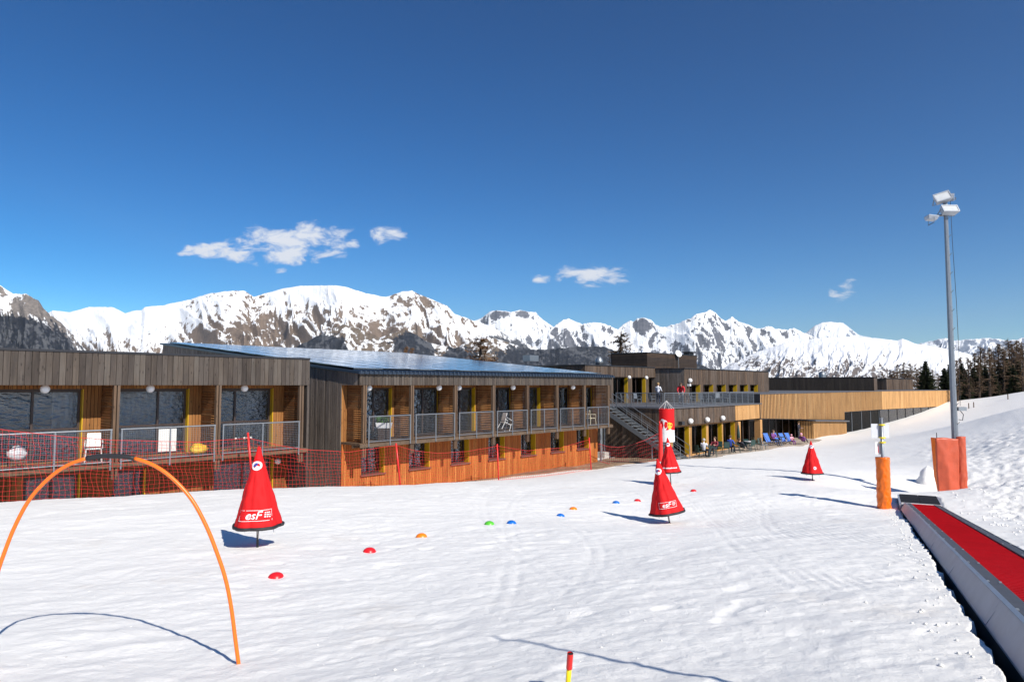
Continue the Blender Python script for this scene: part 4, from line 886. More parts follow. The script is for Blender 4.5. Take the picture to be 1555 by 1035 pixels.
def ski_cone(label, foot, h, r, lift, tilt, face, art):
    """fabric cone on a stub pole; face = direction its print looks to, as an angle from the camera side"""
    root = empty('ski_cone', foot, 0, label, 'cone', 'red fabric ski-school cones'); root.rotation_euler = (tilt[0], tilt[1], 0)
    camdir = math.atan2(-foot.y, -foot.x) + face
    fold = lambda a, s: 1 + .045 * math.sin(5 * a + 1.3 + h * 9) * (1 - s) + .022 * math.sin(9 * a + s * 3) + .012 * math.sin(17 * a + 5 * s)
    def cpnt(a, s, off=0.0):
        rr = (r * (1 - s) + .012) * fold(a, s) + off + .018 * float(perlin(2.2 * math.cos(a) + foot.x, 2.2 * math.sin(a) + s * 7, 80)) * math.sin(math.pi * min(1, s + .08)) + .006 * float(perlin(a * 4, s * 13, 81)); return (rr * math.cos(a), rr * math.sin(a), lift + h * s)
    n, k = 84, 30; vs = [cpnt(2 * math.pi * j / n, i / k) for i in range(k + 1) for j in range(n)]
    fs = [(i * n + j, i * n + (j + 1) % n, (i + 1) * n + (j + 1) % n, (i + 1) * n + j) for i in range(k) for j in range(n)]
    m = MB(); m.add(vs, fs); fab = m.build('fabric', 'cone_red', root, (0, 0, 0), True)
    MB().path([(((r + .012) * fold(2 * math.pi * j / 48, 0)) * math.cos(2 * math.pi * j / 48), ((r + .012) * fold(2 * math.pi * j / 48, 0)) * math.sin(2 * math.pi * j / 48), lift) for j in range(49)], .025, 8).build('rim', 'black_rubber', root, (0, 0, 0), True)
    MB().tube((0, 0, -.25), (0, 0, lift + h * .9), .017, 10).build('pole', 'black_rubber', root, (0, 0, 0), True)
    for sa in (-.75, .85, 2.6, 4.2): MB().path([cpnt(camdir + sa, i / 24, .002) for i in range(24)], .0035, 4).build('seam', 'cone_red', root, (0, 0, 0), True)
    for (a, l, x) in ((camdir + .9, .13, .8), (camdir - .2, .2, .15), (camdir - .9, .08, .75)):
        p0 = Vector((r * x * math.cos(a), r * x * math.sin(a), lift)); MB().bar(p0, p0 + Vector((.02, .01, -l)), .018, .004).build('strap', 'strap', root, (0, 0, 0))
    def decal(name, vs2, fs2, mat, s0, da, off):
        """flat print wrapped on the fabric: x runs round, y runs up"""
        rr = r * (1 - s0); out = []
        for (x, y, *_) in vs2:
            s_ = s0 + y / h; a = camdir + da + x / max(.05, r * (1 - s_)); out.append(cpnt(a, s_, off))
        mm = MB(); mm.add(out, fs2); return mm.build(name, mat, root, (0, 0, 0))
    def ringv(r0, r1, n_=28, a0=0, a1=2 * math.pi):
        v = []; f = []
        for i in range(n_ + 1):
            a = a0 + (a1 - a0) * i / n_; v += [(r0 * math.cos(a), r0 * math.sin(a)), (r1 * math.cos(a), r1 * math.sin(a))]
        for i in range(n_): f.append((2 * i, 2 * i + 1, 2 * i + 3, 2 * i + 2))
        return v, f
    for kind_, s0, da, sz in art:
        if kind_ == 'emblem':
            decal('emblem', *ringv(sz * .62, sz), 'logo_white', s0, da, .006); decal('emblem', *ringv(.001, sz * .6, 20, -2.2, -.3), 'logo_white', s0, da, .007); decal('emblem', *ringv(sz * .12, sz * .58, 20, 1.1, 3.6), 'logo_blue', s0, da, .007)
        if kind_ == 'text':
            v, f = text_mesh('esF', sz); decal('lettering', v, f, 'logo_white', s0, da, .007)
            wd = sz * 2.9; ht = sz * .95; b = .006; x0 = -wd * .42
            fr = []; ff = []
            for (xa, xb, ya, yb) in ((x0, x0 + wd, ht / 2 - b, ht / 2), (x0, x0 + wd, -ht / 2, -ht / 2 + b), (x0, x0 + b, -ht / 2, ht / 2), (x0 + wd - b, x0 + wd, -ht / 2, ht / 2)):
                q = 8; 
                for i in range(q):
                    t0 = xa + (xb - xa) * i / q; t1 = xa + (xb - xa) * (i + 1) / q; kk = len(fr); fr += [(t0, ya), (t1, ya), (t1, yb), (t0, yb)]; ff.append((kk, kk + 1, kk + 2, kk + 3))
            decal('label_frame', fr, ff, 'logo_white', s0, da, .006)
            fr = []; ff = []
            for row in range(3):
                x = sz * .98
                while x < wd * .55 - .02:
                    wl = random.uniform(.012, .03); kk = len(fr); y = ht * (.20 - .19 * row); fr += [(x, y), (x + wl, y), (x + wl, y + ht * .1), (x, y + ht * .1)]; ff.append((kk, kk + 1, kk + 2, kk + 3)); x += wl + .008
            decal('small_print', fr, ff, 'logo_white', s0, da, .006)
        if kind_ == 'dashes':
            fr = []; ff = []; x = -sz
            while x < sz:
                wl = random.uniform(.02, .035); kk = len(fr); fr += [(x, -.018), (x + wl, -.018), (x + wl, random.uniform(.012, .03)), (x, .014)]; ff.append((kk, kk + 1, kk + 2, kk + 3)); x += wl + .008
            decal('lettering', fr, ff, 'logo_white', s0, da, .006)
    return root
c1 = on_ground(391, 830, 10.4); ski_cone('large red fabric cone with black rim standing before the net, beside the orange hoop', c1, 1.17, .335, .33, (0, -.008), 0, [('emblem', .76, -.30, .066), ('text', .16, -.25, .16)])
c2 = on_ground(1017, 795, 14.9); ski_cone('red fabric cone leaning over, pale straps under its rim, near the blue dome markers', c2, 1.15, .35, .24, (-.03, -.175), 0, [('emblem', .77, -.35, .066), ('text', .17, .05, .13)])
c3 = on_ground(1019, 735.5, 24.0); ski_cone('red fabric cone half hidden under the hanging banner drum', c3, 1.18, .36, .45, (0, -.06), 0, [('emblem', .80, .0, .06), ('dashes', .14, .0, .25)])
c4 = on_ground(1234, 728, 23.8); ski_cone('red fabric cone standing alone on the smooth snow beyond the orange post', c4, 1.10, .325, .26, (0, -.02), 0, [('emblem', .82, .25, .055), ('emblem', .18, .35, .05)])

# ================================================================== DOME MARKERS
for nm, col in (('red', (.72, .015, .02)), ('orange', (.90, .22, .01)), ('blue', (.01, .14, .55)), ('green', (.10, .50, .04))): MT['dome_' + nm] = plain('dome_' + nm, col, .35, var=.04)
domes = [(419, 876, 'red', 25, 'red dome marker farthest from the cones, next to the hoop shadow'), (561, 837, 'red', 20, 'red dome marker between the lone red marker and the orange one'), (640, 814.5, 'orange', 17, 'orange dome marker beside a red one on open snow'),
         (743, 795.5, 'green', 11, 'only green dome marker, beside a blue one'), (776.5, 794.5, 'blue', 13, 'blue dome marker right beside the green one'), (851, 783.5, 'blue', 12, 'blue dome marker just below the second orange one'), (870.5, 773, 'orange', 11, 'orange dome marker just above a blue one'),
         (935.5, 763.5, 'blue', 11, 'blue dome marker beside a red one, behind the leaning cone'), (968, 760.5, 'red', 11, 'red dome marker tucked behind the leaning red cone'), (1053, 745.5, 'red', 9, 'small red dome marker beyond the leaning cone')]
for (px, py, col, wd, lab) in domes:
    lo, hi = 3.0, 40.0
    for _ in range(40):
        mid = (lo + hi) / 2; p = at(px, py, mid)
        if p.z > gz(p.x, p.y): lo = mid
        else: hi = mid
    p = at(px, py, lo); p.z = gz(p.x, p.y); r_ = .092
    o = MB().lathe([(r_ * 1.06, -.03), (r_ * 1.06, .0), (r_ * .98, .012), (r_ * .93, .024), (r_ * .78, .042), (r_ * .5, .056), (r_ * .25, .062), (.018, .063)], (0, 0, 0), 24).build('dome_marker', 'dome_' + col, None, (0, 0, 0), True)
    o.location = p - Vector((0, 0, .004)); o.rotation_euler = (random.uniform(-.06, .06), random.uniform(-.05, .05), 0); tag(o, lab, 'marker', 'coloured dome markers in a line')

# ================================================================== HOOP
fr = at(365, 1008, 4.9); az_ = 4.9
half = [(195, 1012), (190, 975), (183, 921), (174, 877), (161, 837.5), (145, 797.7), (123, 757.8), (94, 726), (65, 706), (31, 694.5), (0, 692)]
pts_ = [at(168 + dx, y, az_) for dx, y in half] + [at(168 - dx, y, az_) for dx, y in half[::-1][1:]]
def smooth_path(p, n=6):
    out = []
    for i in range(len(p) - 1):
        p0, p1, p2, p3 = p[max(i - 1, 0)], p[i], p[i + 1], p[min(i + 2, len(p) - 1)]
        for k in range(n):
            t = k / n; out.append(.5 * ((2 * p1) + (p2 - p0) * t + (2 * p0 - 5 * p1 + 4 * p2 - p3) * t * t + (3 * p1 - p0 - 3 * p2 + p3) * t ** 3))
    out.append(p[-1]); return out
sp = smooth_path(pts_); foot = sp[0].copy(); foot.z = gz(foot.x, foot.y)
sp[0].z = foot.z - .08; lf = sp[-1]; sp[-1] = Vector((lf.x, lf.y, gz(lf.x, lf.y) - .08))
hoop = empty('ski_hoop', foot, 0, 'bent orange plastic ski-gate hoop with a black grip at its top', 'hoop')
mid = len(sp) // 2; k = next(i for i in range(mid, 0, -1) if (sp[i] - sp[mid]).length > .155)
for seg in (sp[:k + 1], sp[len(sp) - 1 - k:]): MB().path(seg, .0135, 12).build('tube', 'orange', hoop, tuple(foot), True)
MB().path(sp[k:len(sp) - k], .0165, 12).build('grip', 'black_rubber', hoop, tuple(foot), True)

# ================================================================== SHORT POLE AND TALL POLE BY THE CONVEYOR
MT['pole_yellow'] = plain('yellow_plastic', (.85, .62, .01), .4, var=.03)
q = at(862, 1060, 3.55); q.z = gz(q.x, q.y); tp = at(866, 991, 3.5); sp_ = empty('marker_pole', q, 0, 'thin yellow marker pole with a red band and open black tip', 'pole')
d_ = (tp - q); a1 = q + d_ * (1 - .085 / d_.length)
MB().tube(q - d_ * .3, a1, .0125, 14).build('shaft', 'pole_yellow', sp_, tuple(q), True); MB().path([a1, tp], .0152, 14, False).build('red_band', 'red_pole', sp_, tuple(q), True)
MB().tube(a1 + d_.normalized() * .001, tp - d_.normalized() * .006, .0142, 14).build('plug', 'black_rubber', sp_, tuple(q), True)
def hit(px, py):
    lo, hi = 1.5, 60.0
    for _ in range(40):
        mid = (lo + hi) / 2; v = at(px, py, mid)
        if v.z > gz(v.x, v.y): lo = mid
        else: hi = mid
    return at(px, py, lo)
sh0, sh1 = hit(822, 947), hit(1098, 1033)
print('SHADOW', sh0, sh1, (sh1 - sh0).normalized())
far_ = 2.0
while carpet_tq(sh1.x + .6 * far_, sh1.y - .8 * far_)[1] < CW + .22: far_ += .05
tpx = Vector((sh1.x + .6 * far_, sh1.y - .8 * far_)); PH = float((Vector((sh0.x, sh0.y)) - tpx).length * math.tan(SUN_EL) + sh0.z - gz(*tpx)); zz = gz(*tpx); tpl = empty('conveyor_post', (tpx.x, tpx.y, zz), 0, 'tall steel post beside the upper part of the red conveyor', 'post')
MB().tube((0, 0, -.3), (0, 0, PH), .034, 12, .012).build('shaft', 'galv', tpl, (0, 0, 0), True); MB().box(-.05, .05, -.05, .05, .0, .12).build('foot_plate', 'galv_dark', tpl, (0, 0, 0))

# ================================================================== CONVEYOR ("magic carpet")
MT['belt'] = plain('red_rubber_belt', (.44, .005, .012), .95, var=.14, scale=4, bstr=.5, bscale=160, spec=.12)
MT['mat_black'] = plain('black_rubber_mat', (.015, .015, .016), .7, var=.1)
MT['alu'] = plain('dull_aluminium', (.40, .43, .47), .38, .35, var=.16, scale=3)
MT['tread_grey'] = plain('grey_walkway', (.085, .085, .095), .55, .3, var=.2, scale=9)
cv = empty('ski_conveyor', carpet(0, CW / 2, -.1), 0, 'red-belted moving carpet ski lift with grey metal side rails', 'ski conveyor'); co = tuple(cv.location)
def slab(t0, t1, q0, q1, h0, h1, h2=None, h3=None):
    """a bar along the conveyor with cross-section corners (q0,h0) (q1,h1) top h3 h2"""
    h2 = h1 + .02 if h2 is None else h2; h3 = h0 + .02 if h3 is None else h3
    q0, q1, h0, h1, h2, h3 = [x * .765 for x in (q0, q1, h0, h1, h2, h3)]
    return [carpet(t0, q0, h0), carpet(t0, q1, h1), carpet(t1, q1, h1), carpet(t1, q0, h0)], [carpet(t0, q0, h3), carpet(t0, q1, h2), carpet(t1, q1, h2), carpet(t1, q0, h3)]
TN = 22.0; SEG = 2.05
t = .25; k = 0
while t < TN:
    t1 = min(TN, t + SEG - .003)
    MB().hexa(*slab(t, t1, .0, .115, .00, .20, .225, .02)).build('side_panel', 'alu', cv, co)
    MB().hexa(*slab(t, t1, .118, .150, .20, .222, .245, .226)).build('edge_strip', 'alu', cv, co)
    MB().hexa(*slab(t, t1, .153, .285, .19, .19, .225, .225)).build('walkway', 'tread_grey', cv, co)
    MB().hexa(*slab(t, t1, .905, 1.035, .19, .19, .225, .225)).build('walkway', 'tread_grey', cv, co)
    MB().hexa(*slab(t, t1, 1.038, 1.14, .18, .12, .15, .235)).build('side_panel', 'alu', cv, co)
    MB().hexa(*slab(t1 - .05, t1 + .04, -.002, .119, .004, .206, .2275, .025)).build('joint_cover', 'alu', cv, co)
    t += SEG; k += 1
bl = MB().hexa(*slab(.25, TN, .288, .902, .17, .17, .205, .205)); tt = .3
while tt < TN - .1: bl.hexa(*slab(tt, tt + .014, .30, .89, .2055, .2055, .211, .211)); tt += .075
bl.build('belt', 'belt', cv, co)
tt = .5
while tt < TN - .3:
    for q_ in (.17, .268, .92, 1.02): MB().hexa(*slab(tt, tt + .022, q_ - .011, q_ + .011, .2255, .2255, .236, .236)).build('bolt', 'alu', cv, co)
    tt += SEG / 2
MB().hexa(*slab(.0, TN, .02, 1.12, -.35, -.35, .0, .0)).build('frame', 'mat_black', cv, co)
MB().hexa(*slab(-.4, TN, -.32, .018, -.40, -.38, -.34, -.37)).build('liner', 'mat_black', cv, co)
MB().hexa(*slab(.10, .245, .03, 1.11, .16, .16, .225, .225)).build('threshold', 'white_paint', cv, co)
def ramp_slab(t0, h0, t1, h1, q0, q1, th=.05):
    h0, h1, q0, q1, th = [x * .765 for x in (h0, h1, q0, q1, th)]; return [carpet(t0, q0, h0 - th), carpet(t0, q1, h0 - th), carpet(t1, q1, h1 - th), carpet(t1, q0, h1 - th)], [carpet(t0, q0, h0), carpet(t0, q1, h0), carpet(t1, q1, h1), carpet(t1, q0, h1)]
for (q0, q1) in ((.03, .57), (.578, 1.11)):
    mt_ = MB().hexa(*ramp_slab(-1.0, .43, .095, .19, q0, q1)).build('landing_mat', 'mat_black', cv, co); rb = MB()
    for i in range(20):
        tt = -.98 + i * .053; hh = .19 + (.095 - tt) / 1.095 * .24; rb.hexa(*ramp_slab(tt, hh + .014, tt + .022, hh + .010, q0 + .01, q1 - .01, .013))
    rb.build('rib', 'black_rubber', mt_, co)
for q0 in (-.02, 1.115): MB().hexa(*ramp_slab(-1.02, .42, .24, .19, q0, q0 + .044, .45)).build('end_plate', 'alu', cv, co)

# ================================================================== SIGN POST WITH ORANGE PAD
MT['pad_orange'] = plain('orange_vinyl', (.82, .16, .008), .32, var=.08, scale=7, bstr=.35, bscale=22)
MT['pad_red'] = plain('faded_red_orange_vinyl', (.50, .085, .035), .45, var=.10, scale=4, bstr=.4, bscale=16)
MT['sign_back'] = plain('sign_plate', (.62, .63, .66), .35, .2, var=.03)
p = on_ground(1343, 773, 17.0); so = empty('sign_post', p, 0, 'steel sign post with wrinkled orange pad and a blank grey plate by the conveyor', 'sign post')
rs_ = []; n_ = 22
def wrinkled(r, h, z0=0.0, amp=.012, n=28, k=40, seed=0, flare=.02):
    vs = []; fs = []
    for i in range(k + 1):
        f = i / k
        for j in range(n):
            a = 2 * math.pi * j / n
            rr = r + amp * float(perlin(3 * math.cos(a) + seed, f * 11 + math.sin(a) * 1.6, seed)) * (1.3 - .7 * f) + flare * (smooth(.9, 1.0, f) * (.5 + .5 * math.sin(3 * a)) + .5 * smooth(.12, 0, f) * 0)
            vs.append((rr * math.cos(a), rr * math.sin(a), z0 + h * f))
    for i in range(k):
        for j in range(n): fs.append((i * n + j, i * n + (j + 1) % n, (i + 1) * n + (j + 1) % n, (i + 1) * n + j))
    fs.append(tuple(range(k * n, (k + 1) * n))); m = MB(); m.add(vs, fs); return m
wrinkled(.155, 1.28, -.03, .016, 40, 60, 5).build('pad', 'pad_orange', so, (0, 0, 0), True)
MB().tube((0, 0, 0), (0, 0, 2.22), .036, 14).build('pole', 'galv', so, (0, 0, 0), True)
MB().box(-.235, .205, .042, .048, 1.72, 2.07).build('sign_plate', 'sign_back', so, (0, 0, 0)); MB().box(-.15, .06, .042, .048, 1.32, 1.62).build('sign_plate', 'white_paint', so, (0, 0, 0))
for z in (1.60, 1.715, 2.03): MB().lathe([(.037, 0), (.058, .0), (.058, .035), (.037, .035)], (0, 0, z), 14, False).box(.03, .085, -.02, .03, z, z + .03).build('clamp', 'pole_yellow', so, (0, 0, 0))
MB().box(-.085, -.075, .036, .041, 1.36, 1.55).build('red_mark', 'red_pole', so, (0, 0, 0))

# ================================================================== FLOODLIGHT MAST
p = on_ground(1454, 755, 21.8); lm = empty('floodlight_mast', p, 0, 'tall galvanised floodlight mast with square lamps and two red-orange pads', 'light mast')
HT = at(1436, 318, 21.8).z - p.z
m = MB(); k = 12
m.path([(0, 0, -.3), (.0, 0, HT * .5), (0, 0, HT)], [.105, .085, .060], 8); m.build('mast', 'galv', lm, (0, 0, 0))
for i in range(12):
    z = 2.4 + i * (HT - 2.7) / 11; a = -1.0 if i % 2 else -.9; r_ = .11 - .045 * z / HT
    MB().tube((r_ * math.cos(a) * .8, r_ * math.sin(a) * .8, z - .03), (r_ * math.cos(a) + .015, r_ * math.sin(a) - .07, z + .05), .009, 6).build('step_bolt', 'galv_dark', lm, (0, 0, 0))
def flood(c, yaw, pitch, roll, w_=.55, h_=.36, d_=.2):
    M_ = Matrix.Translation(c) @ Euler((pitch, roll, yaw)).to_matrix().to_4x4()
    def tr(mb): mb.v = [tuple(M_ @ Vector(v)) for v in mb.v]; return mb
    b = tr(MB().hexa([(-w_ / 2 * .8, d_, -h_ / 2 * .8), (w_ / 2 * .8, d_, -h_ / 2 * .8), (w_ / 2 * .8, d_, h_ / 2 * .8), (-w_ / 2 * .8, d_, h_ / 2 * .8)], [(-w_ / 2, 0, -h_ / 2), (w_ / 2, 0, -h_ / 2), (w_ / 2, 0, h_ / 2), (-w_ / 2, 0, h_ / 2)]).box(-w_ / 2, w_ / 2, -.03, -.001, -h_ / 2, -h_ / 2 + .03).box(-w_ / 2, w_ / 2, -.03, -.001, h_ / 2 - .03, h_ / 2).box(-w_ / 2, -w_ / 2 + .03, -.03, -.001, -h_ / 2 + .031, h_ / 2 - .031).box(w_ / 2 - .03, w_ / 2, -.03, -.001, -h_ / 2 + .031, h_ / 2 - .031)).build('floodlight', 'alu', lm, (0, 0, 0))
    tr(MB().box(-w_ / 2 + .035, w_ / 2 - .035, -.016, -.006, -h_ / 2 + .035, h_ / 2 - .035)).build('lamp_glass', 'flood_glass', b, (0, 0, 0))
    tr(MB().bar((-w_ / 2 - .02, .05, 0), (-w_ / 2 - .02, d_ + .12, -.02), .03, .006).bar((w_ / 2 + .02, .05, 0), (w_ / 2 + .02, d_ + .12, -.02), .03, .006).bar((-w_ / 2 - .02, d_ + .12, -.02), (w_ / 2 + .02, d_ + .12, -.02), .03, .006)).build('bracket', 'galv_dark', b, (0, 0, 0))
MT['flood_glass'] = plain('lamp_glass', (.62, .63, .62), .12, .15, var=.1)
loc = lambda px, py: at(px, py, 21.8) - p
flood(loc(1428, 300) + Vector((0, -.12, 0)), -.25, R(-24), -.28, .48, .32); flood(loc(1437, 319) + Vector((0, -.2, 0)), .0, R(-30), 0, .52, .27)
flood(loc(1416, 329) + Vector((0, .05, 0)), R(80), R(-80), 0, .40, .30, .10); flood(loc(1446, 298) + Vector((0, .15, 0)), R(150), R(-30), 0, .28, .24, .12)
MB().bar((-.50, 0, HT - .22), (.12, 0, HT - .16), .05, .04).bar((0, 0, HT - .02), (0, 0, HT + .5), .09, .09).build('bracket', 'galv_dark', lm, (0, 0, 0))
MB().path([(.18, .02, HT + .35), (.19, .02, HT - 1), (.24, .02, HT - 3), (.25, .02, HT * .5), (.22, .02, 2.95)], .008, 5).build('cable', 'black_rubber', lm, (0, 0, 0))
MB().box(.1, .36, -.08, .1, 2.80, 2.92).build('junction_box', 'galv', lm, (0, 0, 0)); MB().path([(.2, .0, 2.8), (.3, 0, 2.68), (.26, 0, 2.5), (.14, 0, 2.52)], .012, 6).build('cable', 'black_rubber', lm, (0, 0, 0))
# flat mattress pad wrapped round the front, rolled pad behind it
fx0, fx1 = loc(1421, 753).x, loc(1450, 753).x; vs = []; fs = []; NN, KK = 18, 34
for i in range(KK + 1):
    f = i / KK
    for j in range(NN + 1):
        g_ = j / NN; x = fx0 - .03 + .10 * (1 - f) * 0 + (fx1 - fx0 + .06) * g_ - .06 * f * (1 - g_); y = -.30 + .13 * abs(g_ - .45) + .03 * math.sin(g_ * 7 + f * 4) * (1 - .4 * f) + .02 * float(perlin(g_ * 4, f * 7, 70)); vs.append((x, y, -.05 + 2.0 * f + .02 * math.sin(g_ * 5)))
nf = len(vs); vs += [(x * .97 + .02, y + .13, z) for x, y, z in vs]
for i in range(KK):
    for j in range(NN): a = i * (NN + 1) + j; fs += [(a, a + 1, a + NN + 2, a + NN + 1), (nf + a, nf + a + NN + 1, nf + a + NN + 2, nf + a + 1)]
for i in range(KK):
    for e_ in (0, NN): a = i * (NN + 1) + e_; fs.append((a, a + NN + 1, nf + a + NN + 1, nf + a) if e_ == 0 else (a, nf + a, nf + a + NN + 1, a + NN + 1))
for j in range(NN): a = KK * (NN + 1) + j; fs.append((a, a + 1, nf + a + 1, nf + a))
m = MB(); m.add(vs, fs); pd = m.build('pad', 'pad_red', lm, (0, 0, 0), True)
m = wrinkled(.165, 2.02, -.03, .018, 36, 50, 9, .0); m.v = [(x + loc(1460, 753).x, y - .02, z) for x, y, z in m.v]; m.build('pad', 'pad_red', lm, (0, 0, 0), True)
m = MB().hexa([(fx0 - .04, -.02, .75), (fx0 - .0, -.2, .0), (fx0 + .02, -.18, 0), (fx0 - .02, .02, .75)], [(fx0 - .10, -.02, 1.96), (fx0 - .06, -.24, 1.96), (fx0 - .02, -.22, 1.96), (fx0 - .06, .02, 1.96)]); m.build('pad_flap', 'pad_orange', lm, (0, 0, 0))
MB().tube((fx0 - .02, -.2, 1.5), (fx0 - .02, -.2, 2.12), .012, 6).build('peg', 'black_rubber', lm, (0, 0, 0))

# snow lump beside the mast
p = on_ground(1408.5, 702, 24.5); m = MB(); vs = []; fs = []; n_, k_ = 22, 14
for i in range(k_ + 1):
    f = i / k_
    for j in range(n_):
        a = 2 * math.pi * j / n_; rr = (.26 * (1 - f) ** .8 + .13 * (1 - f ** 6)) * (1 + .25 * float(perlin(2 * math.cos(a) + 5, 2 * math.sin(a) + f * 4, 77))); vs.append((rr * math.cos(a), rr * math.sin(a), -.12 + .72 * f))
for i in range(k_):
    for j in range(n_): fs.append((i * n_ + j, i * n_ + (j + 1) % n_, (i + 1) * n_ + (j + 1) % n_, (i + 1) * n_ + j))
fs.append(tuple(range(k_ * n_, (k_ + 1) * n_))); m.add(vs, fs); o = m.build('snow_mound', 'snow', None, (0, 0, 0), True); o.location = p; tag(o, 'knee-high stump of packed snow next to the red-orange mast pads', 'snow mound')

# ================================================================== BANNER DRUM AND PADDED RED POST
p = on_ground(1016, 698, 41.0); bn = empty('banner_drum', p, 0, 'red and white fabric banner drum hanging from a thin black pole', 'banner')
cz = at(1012.5, 645, 41.0) - p; r_ = .45; z0, z1 = (at(1012.5, 670, 41) - p).z, (at(1012.5, 620.5, 41) - p).z; zmid = z0 + (z1 - z0) * .36
def drum(a0, a1, n=40): return MB().lathe([(r_ * (1 + .01 * math.sin(i)), a0 + (a1 - a0) * i / 6) for i in range(7)], (cz.x, cz.y, 0), n, False)
drum(zmid, z1).build('fabric', 'cone_red', bn, (0, 0, 0), True); drum(z0, zmid - .002).build('white_panel', 'logo_white', bn, (0, 0, 0), True)
cdir = math.atan2(-p.y, -p.x); MT['print_yellow'] = plain('printed_yellow', (.80, .48, .03), .6, var=.03)
def drum_patch(name, mat, da, z, ra, rz, off=.006):
    n = 20; v = [(cz.x + (r_ + off) * math.cos(cdir + da), cz.y + (r_ + off) * math.sin(cdir + da), z)]; f = []
    for i in range(n): a = 2 * math.pi * i / n; k_ = 1 + .15 * math.sin(3 * a + z * 9); aa = cdir + da + ra * k_ * math.cos(a); v.append((cz.x + (r_ + off) * math.cos(aa), cz.y + (r_ + off) * math.sin(aa), z + rz * k_ * math.sin(a)))
    for i in range(n): f.append((0, 1 + i, 1 + (i + 1) % n))
    m = MB(); m.add(v, f); m.build(name, mat, bn, (0, 0, 0))
H_ = z1 - z0
for (da, zf, ra, rz, mt_) in ((-.40, .50, .50, .40, 'logo_white'), (.45, .28, .45, .20, 'logo_white'), (.42, .50, .34, .20, 'print_yellow'), (.0, .08, 1.0, .03, 'cone_red')): drum_patch('print', mt_, da, z0 + H_ * zf, ra, rz, .006 + .002 * (mt_ == 'print_yellow'))
MB().tube((0, 0, -.3), (cz.x + .05, cz.y + .02, z1 + .12), .03, 8).build('pole', 'black_rubber', bn, (0, 0, 0), True)
ap = at(1011, 608, 41) - p; m = MB()
for i in range(6): a = 2 * math.pi * i / 6; MB().tube((cz.x + r_ * math.cos(a), cz.y + r_ * math.sin(a), z1), (cz.x, cz.y, ap.z), .010, 5).build('cord', 'strap', bn, (0, 0, 0))
MB().path([(cz.x + r_ * math.cos(2 * math.pi * j / 32), cz.y + r_ * math.sin(2 * math.pi * j / 32), z1) for j in range(33)], .012, 6).build('ring', 'red_pole', bn, (0, 0, 0))
p = on_ground(1003.5, 700, 38.5); o = empty('padded_post', p, 0, 'bright red padded post behind the banner drum beside the staircase', 'post')
MB().lathe([(.13, -.1), (.135, .1), (.12, .9), (.105, 1.8), (.09, 2.05), (.05, 2.12)], (0, 0, 0), 16).build('pad', 'red_pole', o, (0, 0, 0), True); MB().tube((-.02, 0, 2.0), (-.05, 0, 2.25), .03, 8).build('tip', 'red_pole', o, (0, 0, 0), True)

# ================================================================== TREES
def leafmat(name, c1, c2):
    m, t, b = newmat(name); g = nd(t, 'ShaderNodeNewGeometry'); oi = nd(t, 'ShaderNodeObjectInfo')
    n = nd(t, 'ShaderNodeTexNoise', {'Vector': g.outputs['Position'], 'Scale': .9, 'Detail': 4.0})
    k = mth(t, 'MULTIPLY_ADD', oi.outputs['Random'], .4, mth(t, 'MULTIPLY_ADD', n.outputs[0], 1.2, -.3), clamp=True)
    t.links.new(mixc(t, k, c1, c2), b.inputs['Base Color']); b.inputs['Roughness'].default_value = .8; b.inputs['Specular IOR Level'].default_value = .15; return m
MT['needles'] = leafmat('fir_needles', (.014, .022, .011), (.055, .062, .026))
MT['bark'] = plain('bark', (.075, .052, .038), .95, var=.2, bstr=.5, bscale=20)
MT['twigs'] = leafmat('bare_twigs', (.10, .066, .044), (.22, .145, .09))
MT['twigs_rust'] = leafmat('rusty_twigs', (.13, .07, .035), (.24, .13, .06))
def fir_meshes(seed, H=10.0, Rb=2.1):
    rd = random.Random(seed); tr = MB().path([(0, 0, -.6), (0, 0, H * .5), (rd.uniform(-.1, .1), 0, H)], [.17, .10, .015], 7); cr = MB(); lv = 30
    for i in range(lv):
        f = i / lv; z = H * (.06 + .93 * f); L = Rb * (1 - f) ** .85 * rd.uniform(.75, 1.1) + .12; nb = 9 if f < .7 else 6; ph = rd.random() * 6
        for b in range(nb):
            a = ph + 2 * math.pi * b / nb + rd.uniform(-.25, .25); l = L * rd.uniform(.7, 1.12); dr = rd.uniform(.18, .42); d = Vector((math.cos(a), math.sin(a), 0)); o = Vector((-d.y, d.x, 0))
            ns = max(3, int(l / .17))
            for k in range(ns):
                g = (k + .6) / ns; p = d * (l * g) + Vector((0, 0, z - dr * l * g + .12 * l * g * g)); wv = (.42 * (1 - .6 * g) + .10) * rd.uniform(.7, 1.3); t = rd.uniform(-.5, .5)
                q = d * (l / ns * 1.8); s_ = o * wv + Vector((0, 0, t * wv - .10)); s2 = -o * wv + Vector((0, 0, -t * wv - .10))
                cr.add([p, p + s_ - q * .3, p + q, p + s2 - q * .3], [(0, 1, 2), (0, 2, 3)])
                hg = Vector((0, 0, -wv * rd.uniform(.8, 1.5))) + o * rd.uniform(-.12, .12); cr.add([p - q * .4, p + q * .6, p + q * .2 + hg], [(0, 1, 2)])
    return tr.mesh('fir_trunk', 'bark', (0, 0, 0), True), cr.mesh('fir_crown', 'needles')
